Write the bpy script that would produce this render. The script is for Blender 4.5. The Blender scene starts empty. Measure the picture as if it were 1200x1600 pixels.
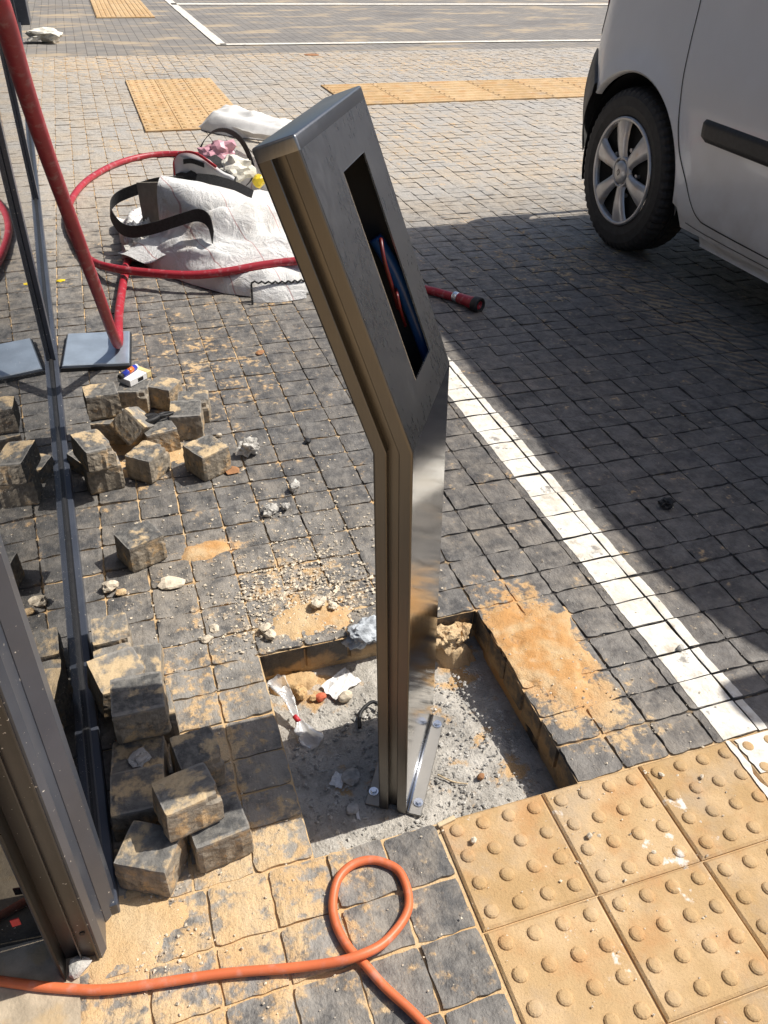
import bpy, bmesh, math, random
import numpy as np
from mathutils import Vector, Matrix, noise as mnoise
R = math.radians
rng = random.Random(7)

# ------------------------------------------------------------------ camera, sky, sun, exposure
S = bpy.context.scene
C = S.collection
cam_d = bpy.data.cameras.new('camera')
cam = bpy.data.objects.new('camera', cam_d)
C.objects.link(cam)
cam.location = (-0.3745, -0.7527, 1.2851)
cam.rotation_euler = (R(53.604), R(-1.345), R(-17.959))
cam_d.sensor_fit = 'VERTICAL'
cam_d.sensor_height = 24.0
cam_d.lens = 24.0 * 1278.55 / 1600.0
cam_d.clip_start = 0.02
cam_d.clip_end = 3000
S.camera = cam

SUN_EL = 52.5
world = bpy.data.worlds.new('World')
S.world = world
world.use_nodes = True
wn = world.node_tree
wn.nodes.clear()
wo = wn.nodes.new('ShaderNodeOutputWorld')
wb = wn.nodes.new('ShaderNodeBackground')
ws = wn.nodes.new('ShaderNodeTexSky')
ws.sky_type = 'NISHITA'
ws.sun_disc = False
ws.sun_elevation = R(SUN_EL)
ws.sun_rotation = R(90)
ws.air_density = 1.0
ws.dust_density = 3.0
wb.inputs['Strength'].default_value = 0.105
wn.links.new(ws.outputs[0], wb.inputs[0])
wn.links.new(wb.outputs[0], wo.inputs[0])
sun_d = bpy.data.lights.new('sun', 'SUN')
sun_d.energy = 4.5
sun_d.angle = R(0.53)
sun_d.color = (1.0, 0.955, 0.88)
sun = bpy.data.objects.new('sun', sun_d)
C.objects.link(sun)
sun.location = (8, 0, 10)
sun.rotation_euler = (0, R(90 - SUN_EL), 0)
S.view_settings.view_transform = 'Standard'
S.view_settings.look = 'None'
S.view_settings.exposure = 0.22
S.view_settings.gamma = 1.0
S.view_settings.use_curve_mapping = False

# ------------------------------------------------------------------ node helpers
class NT:
    def __init__(s, name):
        s.m = bpy.data.materials.new(name)
        s.m.use_nodes = True
        s.t = s.m.node_tree
        s.b = s.t.nodes['Principled BSDF']
        s.out = s.t.nodes['Material Output']
        s._pos = None
    def n(s, t, **kw):
        x = s.t.nodes.new(t)
        for k, v in kw.items():
            setattr(x, k, v)
        return x
    def l(s, a, b):
        s.t.links.new(a, b)
    def put(s, sock, v):
        if hasattr(v, 'is_output') or isinstance(v, bpy.types.NodeSocket):
            s.l(v, sock)
        else:
            if isinstance(v, (tuple, list)) and len(v) == 3 and sock.type == 'RGBA':
                v = (*v, 1)
            sock.default_value = v
    def pos(s):
        if s._pos is None:
            s._pos = s.n('ShaderNodeNewGeometry').outputs['Position']
        return s._pos
    def obj(s):
        return s.n('ShaderNodeTexCoord').outputs['Object']
    def math(s, op, a, b=0.0, c=None, clamp=False):
        x = s.n('ShaderNodeMath', operation=op, use_clamp=clamp)
        s.put(x.inputs[0], a)
        s.put(x.inputs[1], b)
        if c is not None:
            s.put(x.inputs[2], c)
        return x.outputs[0]
    def vmath(s, op, a, b=(0, 0, 0)):
        x = s.n('ShaderNodeVectorMath', operation=op)
        s.put(x.inputs[0], a)
        s.put(x.inputs[1], b)
        return x
    def noise(s, scale, detail=4, rough=.55, vec=None, dist=0.0, stretch=None):
        x = s.n('ShaderNodeTexNoise')
        v = vec if vec is not None else s.pos()
        if stretch:
            v = s.vmath('MULTIPLY', v, stretch).outputs[0]
        s.l(v, x.inputs['Vector'])
        x.inputs['Scale'].default_value = scale
        x.inputs['Detail'].default_value = detail
        x.inputs['Roughness'].default_value = rough
        x.inputs['Distortion'].default_value = dist
        return x.outputs['Fac']
    def ramp(s, v, a, b, lo=0.0, hi=1.0, smooth=True):
        x = s.n('ShaderNodeMapRange', interpolation_type='SMOOTHSTEP' if smooth else 'LINEAR')
        s.put(x.inputs['Value'], v)
        s.put(x.inputs['From Min'], a)
        s.put(x.inputs['From Max'], b)
        s.put(x.inputs['To Min'], lo)
        s.put(x.inputs['To Max'], hi)
        return x.outputs['Result']
    def mix(s, f, a, b):
        x = s.n('ShaderNodeMix', data_type='RGBA')
        s.put(x.inputs[0], f)
        s.put(x.inputs[6], a)
        s.put(x.inputs[7], b)
        return x.outputs[2]
    def attr(s, name):
        return s.n('ShaderNodeAttribute', attribute_name=name).outputs['Fac']
    def xyz(s, v=None):
        x = s.n('ShaderNodeSeparateXYZ')
        s.l(v if v is not None else s.pos(), x.inputs[0])
        return x.outputs
    def ell(s, cx, cy, rx, ry, amp=1.0, inner=0.0):
        a = s.vmath('SUBTRACT', s.pos(), (cx, cy, 0)).outputs[0]
        a = s.vmath('MULTIPLY', a, (1 / rx, 1 / ry, 0)).outputs[0]
        d = s.vmath('LENGTH', a).outputs['Value']
        return s.ramp(d, 1.0, inner, 0.0, amp)
    def bump(s, h, strength=.5, dist=.002, normal=None):
        x = s.n('ShaderNodeBump')
        s.l(h, x.inputs['Height'])
        x.inputs['Strength'].default_value = strength
        x.inputs['Distance'].default_value = dist
        if normal is not None:
            s.l(normal, x.inputs['Normal'])
        return x.outputs[0]
    def done(s, col=None, rough=.7, metal=0.0, bump=None, **kw):
        if col is not None:
            s.put(s.b.inputs['Base Color'], col)
        s.put(s.b.inputs['Roughness'], rough)
        s.put(s.b.inputs['Metallic'], metal)
        if bump is not None:
            s.l(bump, s.b.inputs['Normal'])
        for k, v in kw.items():
            s.put(s.b.inputs[k.replace('_', ' ')], v)
        return s.m

def simple(name, col, rough=.6, metal=0.0, var=.15, scale=30, bumpd=0.0, dust=0.0, **kw):
    """plain material with a little grain, optional sandy dust on it"""
    t = NT(name)
    f = t.noise(scale, 5)
    dark = tuple(c * (1 - var) for c in col)
    lite = tuple(min(1, c * (1 + var)) for c in col)
    c = t.mix(t.ramp(f, .3, .7), dark, lite)
    if dust:
        d = t.ramp(t.noise(scale * .6, 6), .62 - dust * .3, .75 - dust * .2)
        c = t.mix(t.math('MULTIPLY', d, .75), c, (.5, .36, .2))
    b = t.bump(t.noise(scale * 6, 4), .5, bumpd) if bumpd else None
    return t.done(c, rough, metal, b, **kw)

def sum_sockets(t, socks):
    a = socks[0]
    for b in socks[1:]:
        a = t.math('ADD', a, b)
    return a

def sand_density(t):
    """where sand and dust lie on the paving (m, world)"""
    e = [
        t.ell(-.50, -.12, .44, .32, .40, .2),
        t.ell(-.34, .32, .20, .42, .30, .1),
        t.ell(-.26, .0, .24, .24, .26),
        t.ell(-.05, -.16, .22, .26, .14),
        t.ell(-.10, .66, .26, .26, .34),
        t.ell(-.27, .87, .13, .09, .36),
        t.ell(.36, .32, .15, .34, .55, .4),
        t.ell(.45, .10, .12, .20, .26),
        t.ell(-.15, 1.9, .5, .7, .22),
        t.ell(-.36, 1.42, .24, .38, .26),
        t.ell(.15, 2.35, .25, .25, .2),
        t.ell(-.2, 8.6, 1.8, 1.7, .28),
        t.ell(3.2, 8.1, 3.4, 1.3, .24),
        t.ell(1.6, 9.3, 1.8, 1.1, .28),
        t.ell(2.4, 11.5, 2.0, 1.4, .26),
        t.ell(-.2, 5.2, .5, .5, .12),
        t.ell(1.55, 2.55, .8, 1.0, .2),
        t.ell(1.9, 4.6, 1.8, 1.6, .16), t.ell(1.3, 5.8, 2.5, 1.2, .14),
        t.ell(.08, .20, .30, .30, .12),
    ]
    return sum_sockets(t, e)

SAND_A, SAND_B, SAND_O = (.64, .42, .205), (.66, .49, .29), (.58, .295, .10)

def sand_colour(t):
    c = t.mix(t.ramp(t.noise(7, 4), .35, .65), SAND_A, SAND_B)
    o = sum_sockets(t, [t.ell(.36, .34, .17, .32, 1.0, .2), t.ell(-.27, .87, .14, .1, .9), t.ell(-.04, .53, .08, .07, .7)])
    o = t.math('MULTIPLY', t.math('MINIMUM', o, 1.0), t.ramp(t.noise(22, 4), .3, .6))
    c = t.mix(o, c, SAND_O)
    return t.mix(t.ramp(t.noise(420, 2), .35, .75, 0, .3), c, (.30, .18, .08))

def make_paver_mat():
    t = NT('slate_paver')
    pv = t.attr('pv')
    n1 = t.noise(13, 7, .62)
    n2 = t.noise(52, 6, .6)
    n3 = t.noise(260, 4, .6)
    x, y, z = t.xyz()
    a = t.mix(pv, (.052, .053, .056), (.098, .094, .089))
    warm = t.mix(pv, (.070, .063, .058), (.118, .104, .093))
    c = t.mix(t.ramp(x, -.05, .75), a, warm)
    c = t.mix(t.ramp(n2, .38, .72, 0, .6), c, (.155, .148, .14))
    c = t.mix(t.ramp(n3, .56, .74, 0, .38), c, (.24, .225, .20))
    c = t.mix(t.ramp(t.noise(170, 3), .60, .72, 0, .5), c, (.035, .036, .04))
    # pale dust film, thicker on the open forecourt
    film = t.math('ADD', t.ramp(y, 1.6, 5.5, .18, .95), t.ell(1.3, 4.3, 1.9, 2.1, .12))
    film = t.math('ADD', film, sum_sockets(t, [t.ell(-.3, .3, .5, .8, .28), t.ell(-.1, .8, .5, .5, .15), t.ell(-.4, -.1, .5, .4, .2), t.ell(.45, .3, .3, .6, .12)]))
    film = t.math('SUBTRACT', film, sum_sockets(t, [t.ell(.3, 7.9, .9, .55, .30), t.ell(-.35, 6.4, .5, .9, .12), t.ell(3.6, 8.3, 1.6, .5, .2), t.ell(1.6, 1.9, 1.2, 1.2, .08)]))  # last ellipse paints the pavers darker where the van's shadow falls
    fm = t.math('MULTIPLY', t.ramp(t.math('ADD', t.noise(17, 8, .70), t.math('MULTIPLY', film, .30)), .42, .72), t.math('ADD', film, .1))
    c = t.mix(t.math('MINIMUM', fm, .85), c, t.mix(t.ramp(t.noise(3.1, 4), .35, .65), (.46, .43, .385), (.50, .43, .34)))
    # drifted sand
    dens = sand_density(t)
    k = t.math('ADD', t.math('MULTIPLY', n1, .62), t.math('MULTIPLY', n2, .38))
    k = t.math('ADD', k, t.math('MULTIPLY', dens, .42))
    sm = t.math('ADD', t.ramp(k, .56, .74, 0, .55), t.ramp(k, .61, .69, 0, .45))
    sm = t.math('MULTIPLY', sm, t.ramp(n3, .25, .5, .72, .97))
    # ripples left by tyre treads
    w = t.n('ShaderNodeTexWave', wave_type='BANDS', bands_direction='DIAGONAL')
    t.l(t.pos(), w.inputs['Vector'])
    w.inputs['Scale'].default_value = 11
    w.inputs['Distortion'].default_value = 3.5
    w.inputs['Detail'].default_value = 3
    w.inputs['Detail Scale'].default_value = 1.6
    tr = sum_sockets(t, [t.ell(1.75, 2.0, .34, 1.4, .8), t.ell(.2, 9.0, 2.2, .55, .8), t.ell(3.0, 8.7, 2.4, .5, .7), t.ell(1.35, 3.0, .2, .8, .5)])
    tr = t.math('MULTIPLY', t.math('MULTIPLY', t.math('MINIMUM', tr, .8), t.ramp(w.outputs['Fac'], .5, .8)), t.ramp(n1, .35, .6))
    sm = t.math('MAXIMUM', sm, t.math('MULTIPLY', tr, .75))
    c = t.mix(sm, c, sand_colour(t))
    # soil on the flanks
    side = t.ramp(z, -.006, -.012)
    sc = t.mix(t.ramp(t.math('ADD', n1, t.ramp(z, -.03, -.07, -.08, .10)), .42, .62), (.095, .085, .075), (.44, .29, .145))
    c = t.mix(side, c, sc)
    h = t.math('ADD', t.math('MULTIPLY', t.noise(34, 6, .6, stretch=(1, .55, 1)), 1.0), t.math('MULTIPLY', n3, .22))
    h = t.math('ADD', h, t.math('MULTIPLY', sm, .12))
    b = t.bump(h, .75, .010)
    return t.done(c, t.ramp(sm, 0, 1, .62, .92), 0, b)

def make_ground_mat():
    t = NT('joint_soil')
    x, y, z = t.xyz()
    f = t.math('ADD', t.noise(9, 5), t.math('MULTIPLY', t.math('MINIMUM', sand_density(t), .6), .35))
    f = t.math('ADD', f, t.math('ADD', t.ramp(x, .45, .05, -.14, .12), t.ramp(y, .04, -.02, 0, .3)))
    m = t.ramp(f, .46, .58)
    c = t.mix(m, (.045, .04, .036), sand_colour(t))
    # far paving, too far off to tell the pavers apart
    br = t.n('ShaderNodeTexBrick')
    br.offset = 0.0
    t.l(t.pos(), br.inputs['Vector'])
    br.inputs['Scale'].default_value = 1.0
    br.inputs['Brick Width'].default_value = .1
    br.inputs['Row Height'].default_value = .086
    br.inputs['Mortar Size'].default_value = .004
    br.inputs['Color1'].default_value = (.21, .195, .178, 1)
    br.inputs['Color2'].default_value = (.27, .25, .225, 1)
    br.inputs['Mortar'].default_value = (.10, .09, .08, 1)
    fc = t.mix(t.ramp(t.noise(2.4, 7, .65, stretch=(.5, 1, 1)), .50, .64, 0, .8), br.outputs['Color'], (.46, .36, .24))
    fc = t.mix(t.ramp(t.noise(1.1, 5, .6, stretch=(.5, 1, 1)), .54, .68, 0, .5), fc, (.12, .115, .115))
    c = t.mix(t.ramp(z, -.0042, -.003), c, fc)
    return t.done(c, .92, 0, t.bump(t.noise(180, 4), .6, .004))

def make_tile_mat(name='tactile_concrete'):
    t = NT(name)
    pv = t.attr('pv')
    c = t.mix(pv, (.47, .305, .140), (.56, .385, .20))
    c = t.mix(t.ramp(t.noise(11, 6), .42, .68, 0, .6), c, (.66, .47, .27))
    c = t.mix(t.ramp(t.noise(9, 5, .6), .50, .70, 0, .75), c, (.50, .27, .11))
    c = t.mix(t.ramp(t.noise(6, 6, .65), .50, .72, 0, .6), c, (.40, .32, .23))
    c = t.mix(t.ramp(t.noise(330, 3), .55, .75, 0, .45), c, (.28, .17, .07))
    sc = t.math('MULTIPLY', sum_sockets(t, [t.ell(.36, -.20, .10, .10, .16), t.ell(.17, -.28, .08, .1, .12), t.ell(.20, -.06, .09, .06, .1), t.ell(.42, -.10, .08, .07, .1)]), 1.0)
    sc = t.ramp(t.math('ADD', t.noise(26, 6, .65), sc), .66, .75)
    c = t.mix(t.math('MULTIPLY', sc, .85), c, (.80, .76, .70))
    z = t.xyz()[2]
    c = t.mix(t.ramp(z, -.003, -.010, 0, .6), c, (.22, .13, .06))
    return t.done(c, .86, 0, t.bump(t.math('ADD', t.noise(240, 5, .7), t.noise(40, 3)), .5, .004))

def make_concrete():
    t = NT('footing_concrete')
    c = t.mix(t.ramp(t.noise(14, 7, .65), .35, .65), (.36, .335, .295), (.56, .525, .465))
    c = t.mix(t.ramp(t.noise(90, 5), .5, .7, 0, .6), c, (.60, .57, .52))
    c = t.mix(t.ramp(t.noise(60, 4), .60, .7, 0, .6), c, (.17, .16, .15))
    e = sum_sockets(t, [t.ell(-.14, .44, .12, .08, .32), t.ell(.20, .42, .12, .12, .26), t.ell(.22, .1, .1, .3, .14), t.ell(.05, .2, .3, .3, .06), t.ell(-.18, .06, .12, .1, .1)])
    c = t.mix(t.ramp(t.math('ADD', t.noise(20, 6), e), .62, .74), c, (.58, .38, .19))
    return t.done(c, .93, 0, t.bump(t.math('ADD', t.noise(45, 6, .7), t.math('MULTIPLY', t.noise(220, 4), .4)), .8, .012))

def make_sand_mat():
    t = NT('builders_sand')
    c = sand_colour(t)
    c = t.mix(t.ramp(t.noise(35, 5), .55, .75, 0, .5), c, (.70, .54, .34))
    return t.done(c, .96, 0, t.bump(t.math('ADD', t.noise(60, 6, .7), t.math('MULTIPLY', t.noise(400, 3), .35)), .7, .007))

def make_block_mat():
    t = NT('loose_block_stone')
    info = t.n('ShaderNodeObjectInfo')
    o = t.obj()
    off = t.vmath('SCALE', (7.3, 3.1, 5.7))
    t.l(info.outputs['Random'], off.inputs['Scale'])
    v = t.vmath('ADD', o, off.outputs[0]).outputs[0]
    ox, oy, oz = t.xyz(o)
    top = t.ramp(oz, .030, .0365)
    n1 = t.noise(16, 6, .6, v)
    n2 = t.noise(60, 5, .6, v)
    rnd = info.outputs['Random']
    tc = t.mix(t.ramp(n2, .35, .7), (.085, .084, .082), (.20, .19, .172))
    tc = t.mix(t.ramp(rnd, .3, .9), tc, t.mix(.55, tc, (.30, .28, .25)))
    rim = t.math('MAXIMUM', t.ramp(t.math('ABSOLUTE', ox), .0405, .044), t.ramp(t.math('ABSOLUTE', oy), .0375, .041))
    tc = t.mix(t.math('MULTIPLY', rim, .45), tc, (.36, .34, .31))
    tc = t.mix(t.ramp(t.math('ADD', n1, t.math('MULTIPLY', rnd, .10)), .54, .65, 0, .9), tc, (.60, .45, .265))
    sc = t.mix(t.ramp(n2, .3, .7), (.20, .17, .13), (.38, .32, .24))
    sc = t.mix(t.ramp(t.noise(24, 6, .65, v), .51, .63, 0, .8), sc, (.60, .40, .20))
    sc = t.mix(t.ramp(t.noise(70, 4, .6, v), .55, .68, 0, .7), sc, (.11, .095, .08))
    sc = t.mix(t.ramp(oz, -.005, .028, 0, .35), sc, (.20, .185, .165))
    c = t.mix(top, sc, tc)
    return t.done(c, .9, 0, t.bump(t.math('ADD', n1, t.math('MULTIPLY', t.noise(150, 5, .7, v), .5)), .8, .006))

def make_white_paint():
    t = NT('road_paint')
    f = t.math('ADD', t.math('MULTIPLY', t.noise(30, 7, .7), .65), t.math('MULTIPLY', t.noise(7, 3), .35))
    c = t.mix(t.ramp(f, .40, .62), (.80, .77, .70), (.66, .60, .50))
    c = t.mix(t.ramp(t.noise(26, 7, .65), .52, .72, 0, .8), c, (.42, .35, .26))
    c = t.mix(t.ramp(t.noise(11, 7, .7), .60, .66, 0, .8), c, (.20, .18, .16))
    c = t.mix(t.ramp(t.noise(48, 4, .5), .68, .72), c, (.12, .11, .10))
    return t.done(c, .75, 0, t.bump(t.noise(34, 6, .6, stretch=(1, .55, 1)), .6, .007))

def make_steel(name, rough, axis, base=(.62, .62, .615)):
    t = NT(name)
    o = t.obj()
    st = {'z': (260, 260, 3), 'y': (260, 3, 260), 's': (420, 420, 2)}[axis]
    f = t.noise(1.0, 3, .6, t.vmath('MULTIPLY', o, st).outputs[0])
    g = t.noise(9, 5, .6, o)
    c = t.mix(t.ramp(f, .3, .7), tuple(v * .92 for v in base), base)
    r = t.math('ADD', t.ramp(g, .35, .75, rough * .9, rough * 1.12), t.ramp(f, .3, .7, -.02, .03))
    return t.done(c, r, 1.0, t.bump(f, .06, .0005))

def make_glass():
    t = NT('tinted_facade_glass')
    c = t.mix(t.ramp(t.noise(240, 2), .70, .74), (.012, .014, .017), (.5, .48, .45))
    return t.done(c, t.ramp(t.noise(240, 2), .70, .74, .012, .6), 0, None, IOR=2.1)

def make_frame():
    t = NT('anthracite_aluminium')
    c = t.mix(t.ramp(t.noise(6, 4), .35, .7), (.046, .053, .070), (.064, .072, .092))
    sp = t.ramp(t.noise(190, 2, .4), .735, .76)
    c = t.mix(sp, c, (.62, .58, .52))
    c = t.mix(t.ramp(t.noise(4, 5), .55, .8, 0, .35), c, (.20, .17, .14))
    return t.done(c, .32, 0, t.bump(t.noise(300, 3), .1, .001))

def make_jamb():
    t = NT('bronze_aluminium')
    c = t.mix(t.ramp(t.noise(6, 4), .35, .7), (.036, .030, .027), (.056, .048, .043))
    c = t.mix(t.ramp(t.noise(190, 2, .4), .735, .76), c, (.62, .58, .52))
    c = t.mix(t.ramp(t.noise(5, 5), .52, .8, 0, .4), c, (.20, .16, .12))
    return t.done(c, .36, 0, t.bump(t.noise(300, 3), .1, .001))

def make_hose(name, col, dusty):
    t = NT(name)
    c = t.mix(t.ramp(t.noise(14, 5), .35, .7), tuple(v * .85 for v in col), col)
    c = t.mix(t.ramp(t.noise(38, 6, .6), .52, .72, 0, dusty), c, tuple(.45 * v + .30 for v in col))
    return t.done(c, .45, 0, t.bump(t.noise(500, 2), .15, .001))

def make_sack():
    t = NT('woven_polypropylene')
    x, y, z = t.xyz()
    u = t.math('ADD', t.math('MULTIPLY', x, .93), t.math('MULTIPLY', y, .36))
    u = t.math('ADD', u, t.math('MULTIPLY', t.noise(6, 2), .05))
    fr = t.math('FRACT', t.math('MULTIPLY', u, 6.6))
    line = t.ramp(t.math('ABSOLUTE', t.math('SUBTRACT', fr, .5)), .018, .010)
    c = t.mix(t.ramp(t.noise(5, 6), .35, .7), (.80, .795, .78), (.70, .685, .65))
    c = t.mix(t.ramp(t.noise(7, 6, .65), .50, .74, 0, .6), c, (.60, .49, .36))
    c = t.mix(t.math('MULTIPLY', line, .6), c, (.42, .13, .12))
    wv = t.noise(1, 2, .5, t.vmath('MULTIPLY', t.pos(), (420, 420, 420)).outputs[0])
    return t.done(c, .62, 0, t.bump(t.math('ADD', t.math('MULTIPLY', wv, .4), t.math('MULTIPLY', t.noise(13, 5, .6, dist=1.2), 2.2)), .7, .010))

def make_van_paint():
    t = NT('white_van_paint')
    c = t.mix(t.ramp(t.noise(2.5, 5), .35, .7), (.87, .885, .89), (.82, .83, .83))
    z = t.xyz()[2]
    d = t.math('MULTIPLY', t.ramp(z, .75, .15), t.ramp(t.noise(7, 6), .35, .7))
    c = t.mix(t.math('MULTIPLY', d, .30), c, (.42, .36, .28))
    return t.done(c, .28, 0, None, Coat_Weight=.6, Coat_Roughness=.06)

M = dict(
    paver=make_paver_mat(), ground=make_ground_mat(), tile=make_tile_mat(), concrete=make_concrete(), sand=make_sand_mat(),
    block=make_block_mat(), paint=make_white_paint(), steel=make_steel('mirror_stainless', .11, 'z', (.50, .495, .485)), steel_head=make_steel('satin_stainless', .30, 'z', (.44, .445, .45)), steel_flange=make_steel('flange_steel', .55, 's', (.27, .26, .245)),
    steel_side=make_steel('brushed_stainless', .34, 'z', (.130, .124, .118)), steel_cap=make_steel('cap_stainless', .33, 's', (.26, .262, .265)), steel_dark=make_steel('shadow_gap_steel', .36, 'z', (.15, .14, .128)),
    zinc=make_steel('zinc_bolt', .25, 's', (.70, .74, .80)), glass=make_glass(), frame=make_frame(), jamb=make_jamb(),
    red_hose=make_hose('red_rubber', (.40, .020, .035), .5), orange_hose=make_hose('orange_rubber', (.72, .175, .065), .35),
    sack=make_sack(), van=make_van_paint(),
    black=simple('black_rubber', (.012, .012, .013), .6, 0, .3, 60, .001, .0),
    tyre=simple('tyre_rubber', (.020, .020, .021), .7, 0, .3, 40, .0015),
    plastic=simple('black_plastic_trim', (.022, .022, .023), .5, 0, .2, 60, .0008),
    bumper=simple('grey_bumper_plastic', (.075, .075, .073), .6, 0, .2, 60, .0008),
    arch=simple('wheel_arch_liner', (.006, .006, .006), .9),
    silver=simple('silver_wheel_paint', (.52, .52, .525), .34, .5, .12, 20, 0, .12),
    glassdark=simple('van_window_glass', (.012, .014, .016), .03, 0, .1),
    lamp=simple('red_lamp_plastic', (.45, .02, .02), .2),
    tray=simple('galvanised_tray', (.40, .47, .55), .30, .45, .12, 12, 0, .06),
    webbing=simple('black_webbing', (.014, .014, .015), .8, 0, .4, 120, .002),
    board=simple('fibre_board', (.36, .32, .26), .85, 0, .12, 30, .001),
    pink=simple('pink_film', (.62, .33, .38), .35, 0, .2, 15),
    yellow=simple('yellow_plastic', (.75, .55, .02), .4, 0, .1, 20),
    white=simple('white_card', (.78, .77, .75), .6, 0, .06, 20),
    cream=simple('cream_card', (.72, .58, .28), .6, 0, .1, 20),
    red=simple('red_print', (.55, .03, .04), .5, 0, .1, 20),
    grey_stone=simple('broken_concrete', (.47, .45, .41), .95, 0, .3, 60, .004),
    pale_stone=simple('pale_limestone', (.66, .57, .44), .95, 0, .2, 50, .003),
    wood=simple('wood_chip', (.56, .44, .28), .9, 0, .2, 40, .002),
    leaf=simple('dry_leaf', (.33, .16, .07), .8, 0, .2, 60, .001),
    clear=None,
    blue=simple('blue_conduit', (.012, .07, .24), .35, 0, .1, 20),
    cable=simple('red_cable', (.10, .008, .008), .4, 0, .1, 20),
    inside=simple('inner_steel', (.03, .03, .03), .7, 0, .2, 20),
    orangebit=simple('red_clay_chip', (.60, .14, .07), .85, 0, .15, 40),
    lighter=simple('printed_lighter', (.03, .05, .40), .25, 0, .2, 40),
    lighter2=simple('lighter_flame_print', (.75, .16, .03), .25, 0, .5, 90),
    threshold=simple('threshold_screed', (.44, .36, .26), .9, 0, .2, 30, .003, .3),
    plain_sack=simple('plain_white_sack', (.78, .765, .73), .6, 0, .12, 8, .002),
    cloth=simple('white_rag', (.72, .69, .60), .9, 0, .15, 30, .003),
    grey_mortar=simple('grey_mortar_smear', (.42, .45, .48), .9, 0, .25, 40, .004),
)
t = NT('clear_film')
M['clear'] = t.done((.85, .85, .85), .18, 0, t.bump(t.noise(45, 4), .7, .006), Transmission_Weight=.45, Alpha=.75)

# ------------------------------------------------------------------ object helpers
def mesh_obj(name, verts, faces, mat, parent=None, smooth=False, attrs=None):
    me = bpy.data.meshes.new(name)
    me.from_pydata([tuple(v) for v in verts], [], faces)
    me.update()
    if smooth:
        me.polygons.foreach_set('use_smooth', [True] * len(me.polygons))
    if attrs:
        for k, vals in attrs.items():
            a = me.attributes.new(k, 'FLOAT', 'POINT')
            a.data.foreach_set('value', vals)
    mats = mat if isinstance(mat, (list, tuple)) else [mat]
    for m in mats:
        me.materials.append(m)
    o = bpy.data.objects.new(name, me)
    C.objects.link(o)
    if parent is not None:
        o.parent = parent
    return o

def bm_obj(name, bm, mat, parent=None, smooth=False, autosmooth=None):
    me = bpy.data.meshes.new(name)
    bmesh.ops.recalc_face_normals(bm, faces=bm.faces)
    if smooth:
        for f in bm.faces:
            f.smooth = True
    if autosmooth:
        for e in bm.edges:
            if len(e.link_faces) == 2 and e.calc_face_angle(0) > R(autosmooth):
                e.smooth = False
    bm.to_mesh(me)
    bm.free()
    me.materials.append(mat)
    o = bpy.data.objects.new(name, me)
    C.objects.link(o)
    if parent is not None:
        o.parent = parent
    return o

def empty(name, loc=(0, 0, 0), rot=(0, 0, 0)):
    o = bpy.data.objects.new(name, None)
    C.objects.link(o)
    o.location = loc
    o.rotation_euler = rot
    o.empty_display_size = .1
    return o

def tag(o, label=None, cat=None, group=None, kind=None):
    if label:
        o['label'] = label
    if cat:
        o['category'] = cat
    if group:
        o['group'] = group
    if kind:
        o['kind'] = kind
    return o

def box_bm(bm, x0, x1, y0, y1, z0, z1, bevel=0.0, seg=1):
    r = bmesh.ops.create_cube(bm, size=1)
    for v in r['verts']:
        v.co = Vector(((x0 + x1) / 2 + v.co.x * (x1 - x0), (y0 + y1) / 2 + v.co.y * (y1 - y0), (z0 + z1) / 2 + v.co.z * (z1 - z0)))
    if bevel:
        es = {e for v in r['verts'] for e in v.link_edges}
        bmesh.ops.bevel(bm, geom=list(es), offset=bevel, segments=seg, affect='EDGES', profile=.5)

def box(name, x0, x1, y0, y1, z0, z1, mat, parent=None, bevel=0.0, seg=1):
    bm = bmesh.new()
    box_bm(bm, x0, x1, y0, y1, z0, z1, bevel, seg)
    return bm_obj(name, bm, mat, parent)

def catmull(pts, n=10, closed=False):
    P = [Vector(p) for p in pts]
    out = []
    N = len(P)
    for i in range(N - 1):
        a, b, c, d = P[max(i - 1, 0)], P[i], P[i + 1], P[min(i + 2, N - 1)]
        for k in range(n):
            s = k / n
            out.append(.5 * ((2 * b) + (c - a) * s + (2 * a - 5 * b + 4 * c - d) * s * s + (3 * b - a - 3 * c + d) * s ** 3))
    out.append(P[-1])
    return out

def tube_data(path, rad, seg=12, cap=True):
    verts, faces = [], []
    P = [Vector(p) for p in path]
    up = Vector((0, 0, 1))
    prev = None
    for i, p in enumerate(P):
        d = (P[min(i + 1, len(P) - 1)] - P[max(i - 1, 0)]).normalized()
        if prev is None:
            a = d.cross(up)
            if a.length < 1e-3:
                a = d.cross(Vector((1, 0, 0)))
            a.normalize()
        else:
            a = (prev - d * prev.dot(d)).normalized()
        prev = a
        b = d.cross(a)
        r = rad(i / (len(P) - 1)) if callable(rad) else rad
        for k in range(seg):
            th = 2 * math.pi * k / seg
            verts.append(p + a * (r * math.cos(th)) + b * (r * math.sin(th)))
    for i in range(len(P) - 1):
        for k in range(seg):
            k2 = (k + 1) % seg
            faces.append((i * seg + k, i * seg + k2, (i + 1) * seg + k2, (i + 1) * seg + k))
    if cap:
        faces.append(tuple(range(seg))[::-1])
        faces.append(tuple((len(P) - 1) * seg + k for k in range(seg)))
    return verts, faces

def tube(name, path, rad, mat, parent=None, seg=12):
    v, f = tube_data(path, rad, seg)
    return mesh_obj(name, v, f, mat, parent, True)

def lathe_data(profile, seg, axis='x'):
    """profile: list of (r, a); revolve about axis through origin"""
    verts, faces = [], []
    n = len(profile)
    for k in range(seg):
        th = 2 * math.pi * k / seg
        for r, a in profile:
            y, z = r * math.cos(th), r * math.sin(th)
            verts.append((a, y, z) if axis == 'x' else (y, z, a))
    for k in range(seg):
        k2 = (k + 1) % seg
        for i in range(n - 1):
            faces.append((k * n + i, k * n + i + 1, k2 * n + i + 1, k2 * n + i))
    return verts, faces

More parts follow.
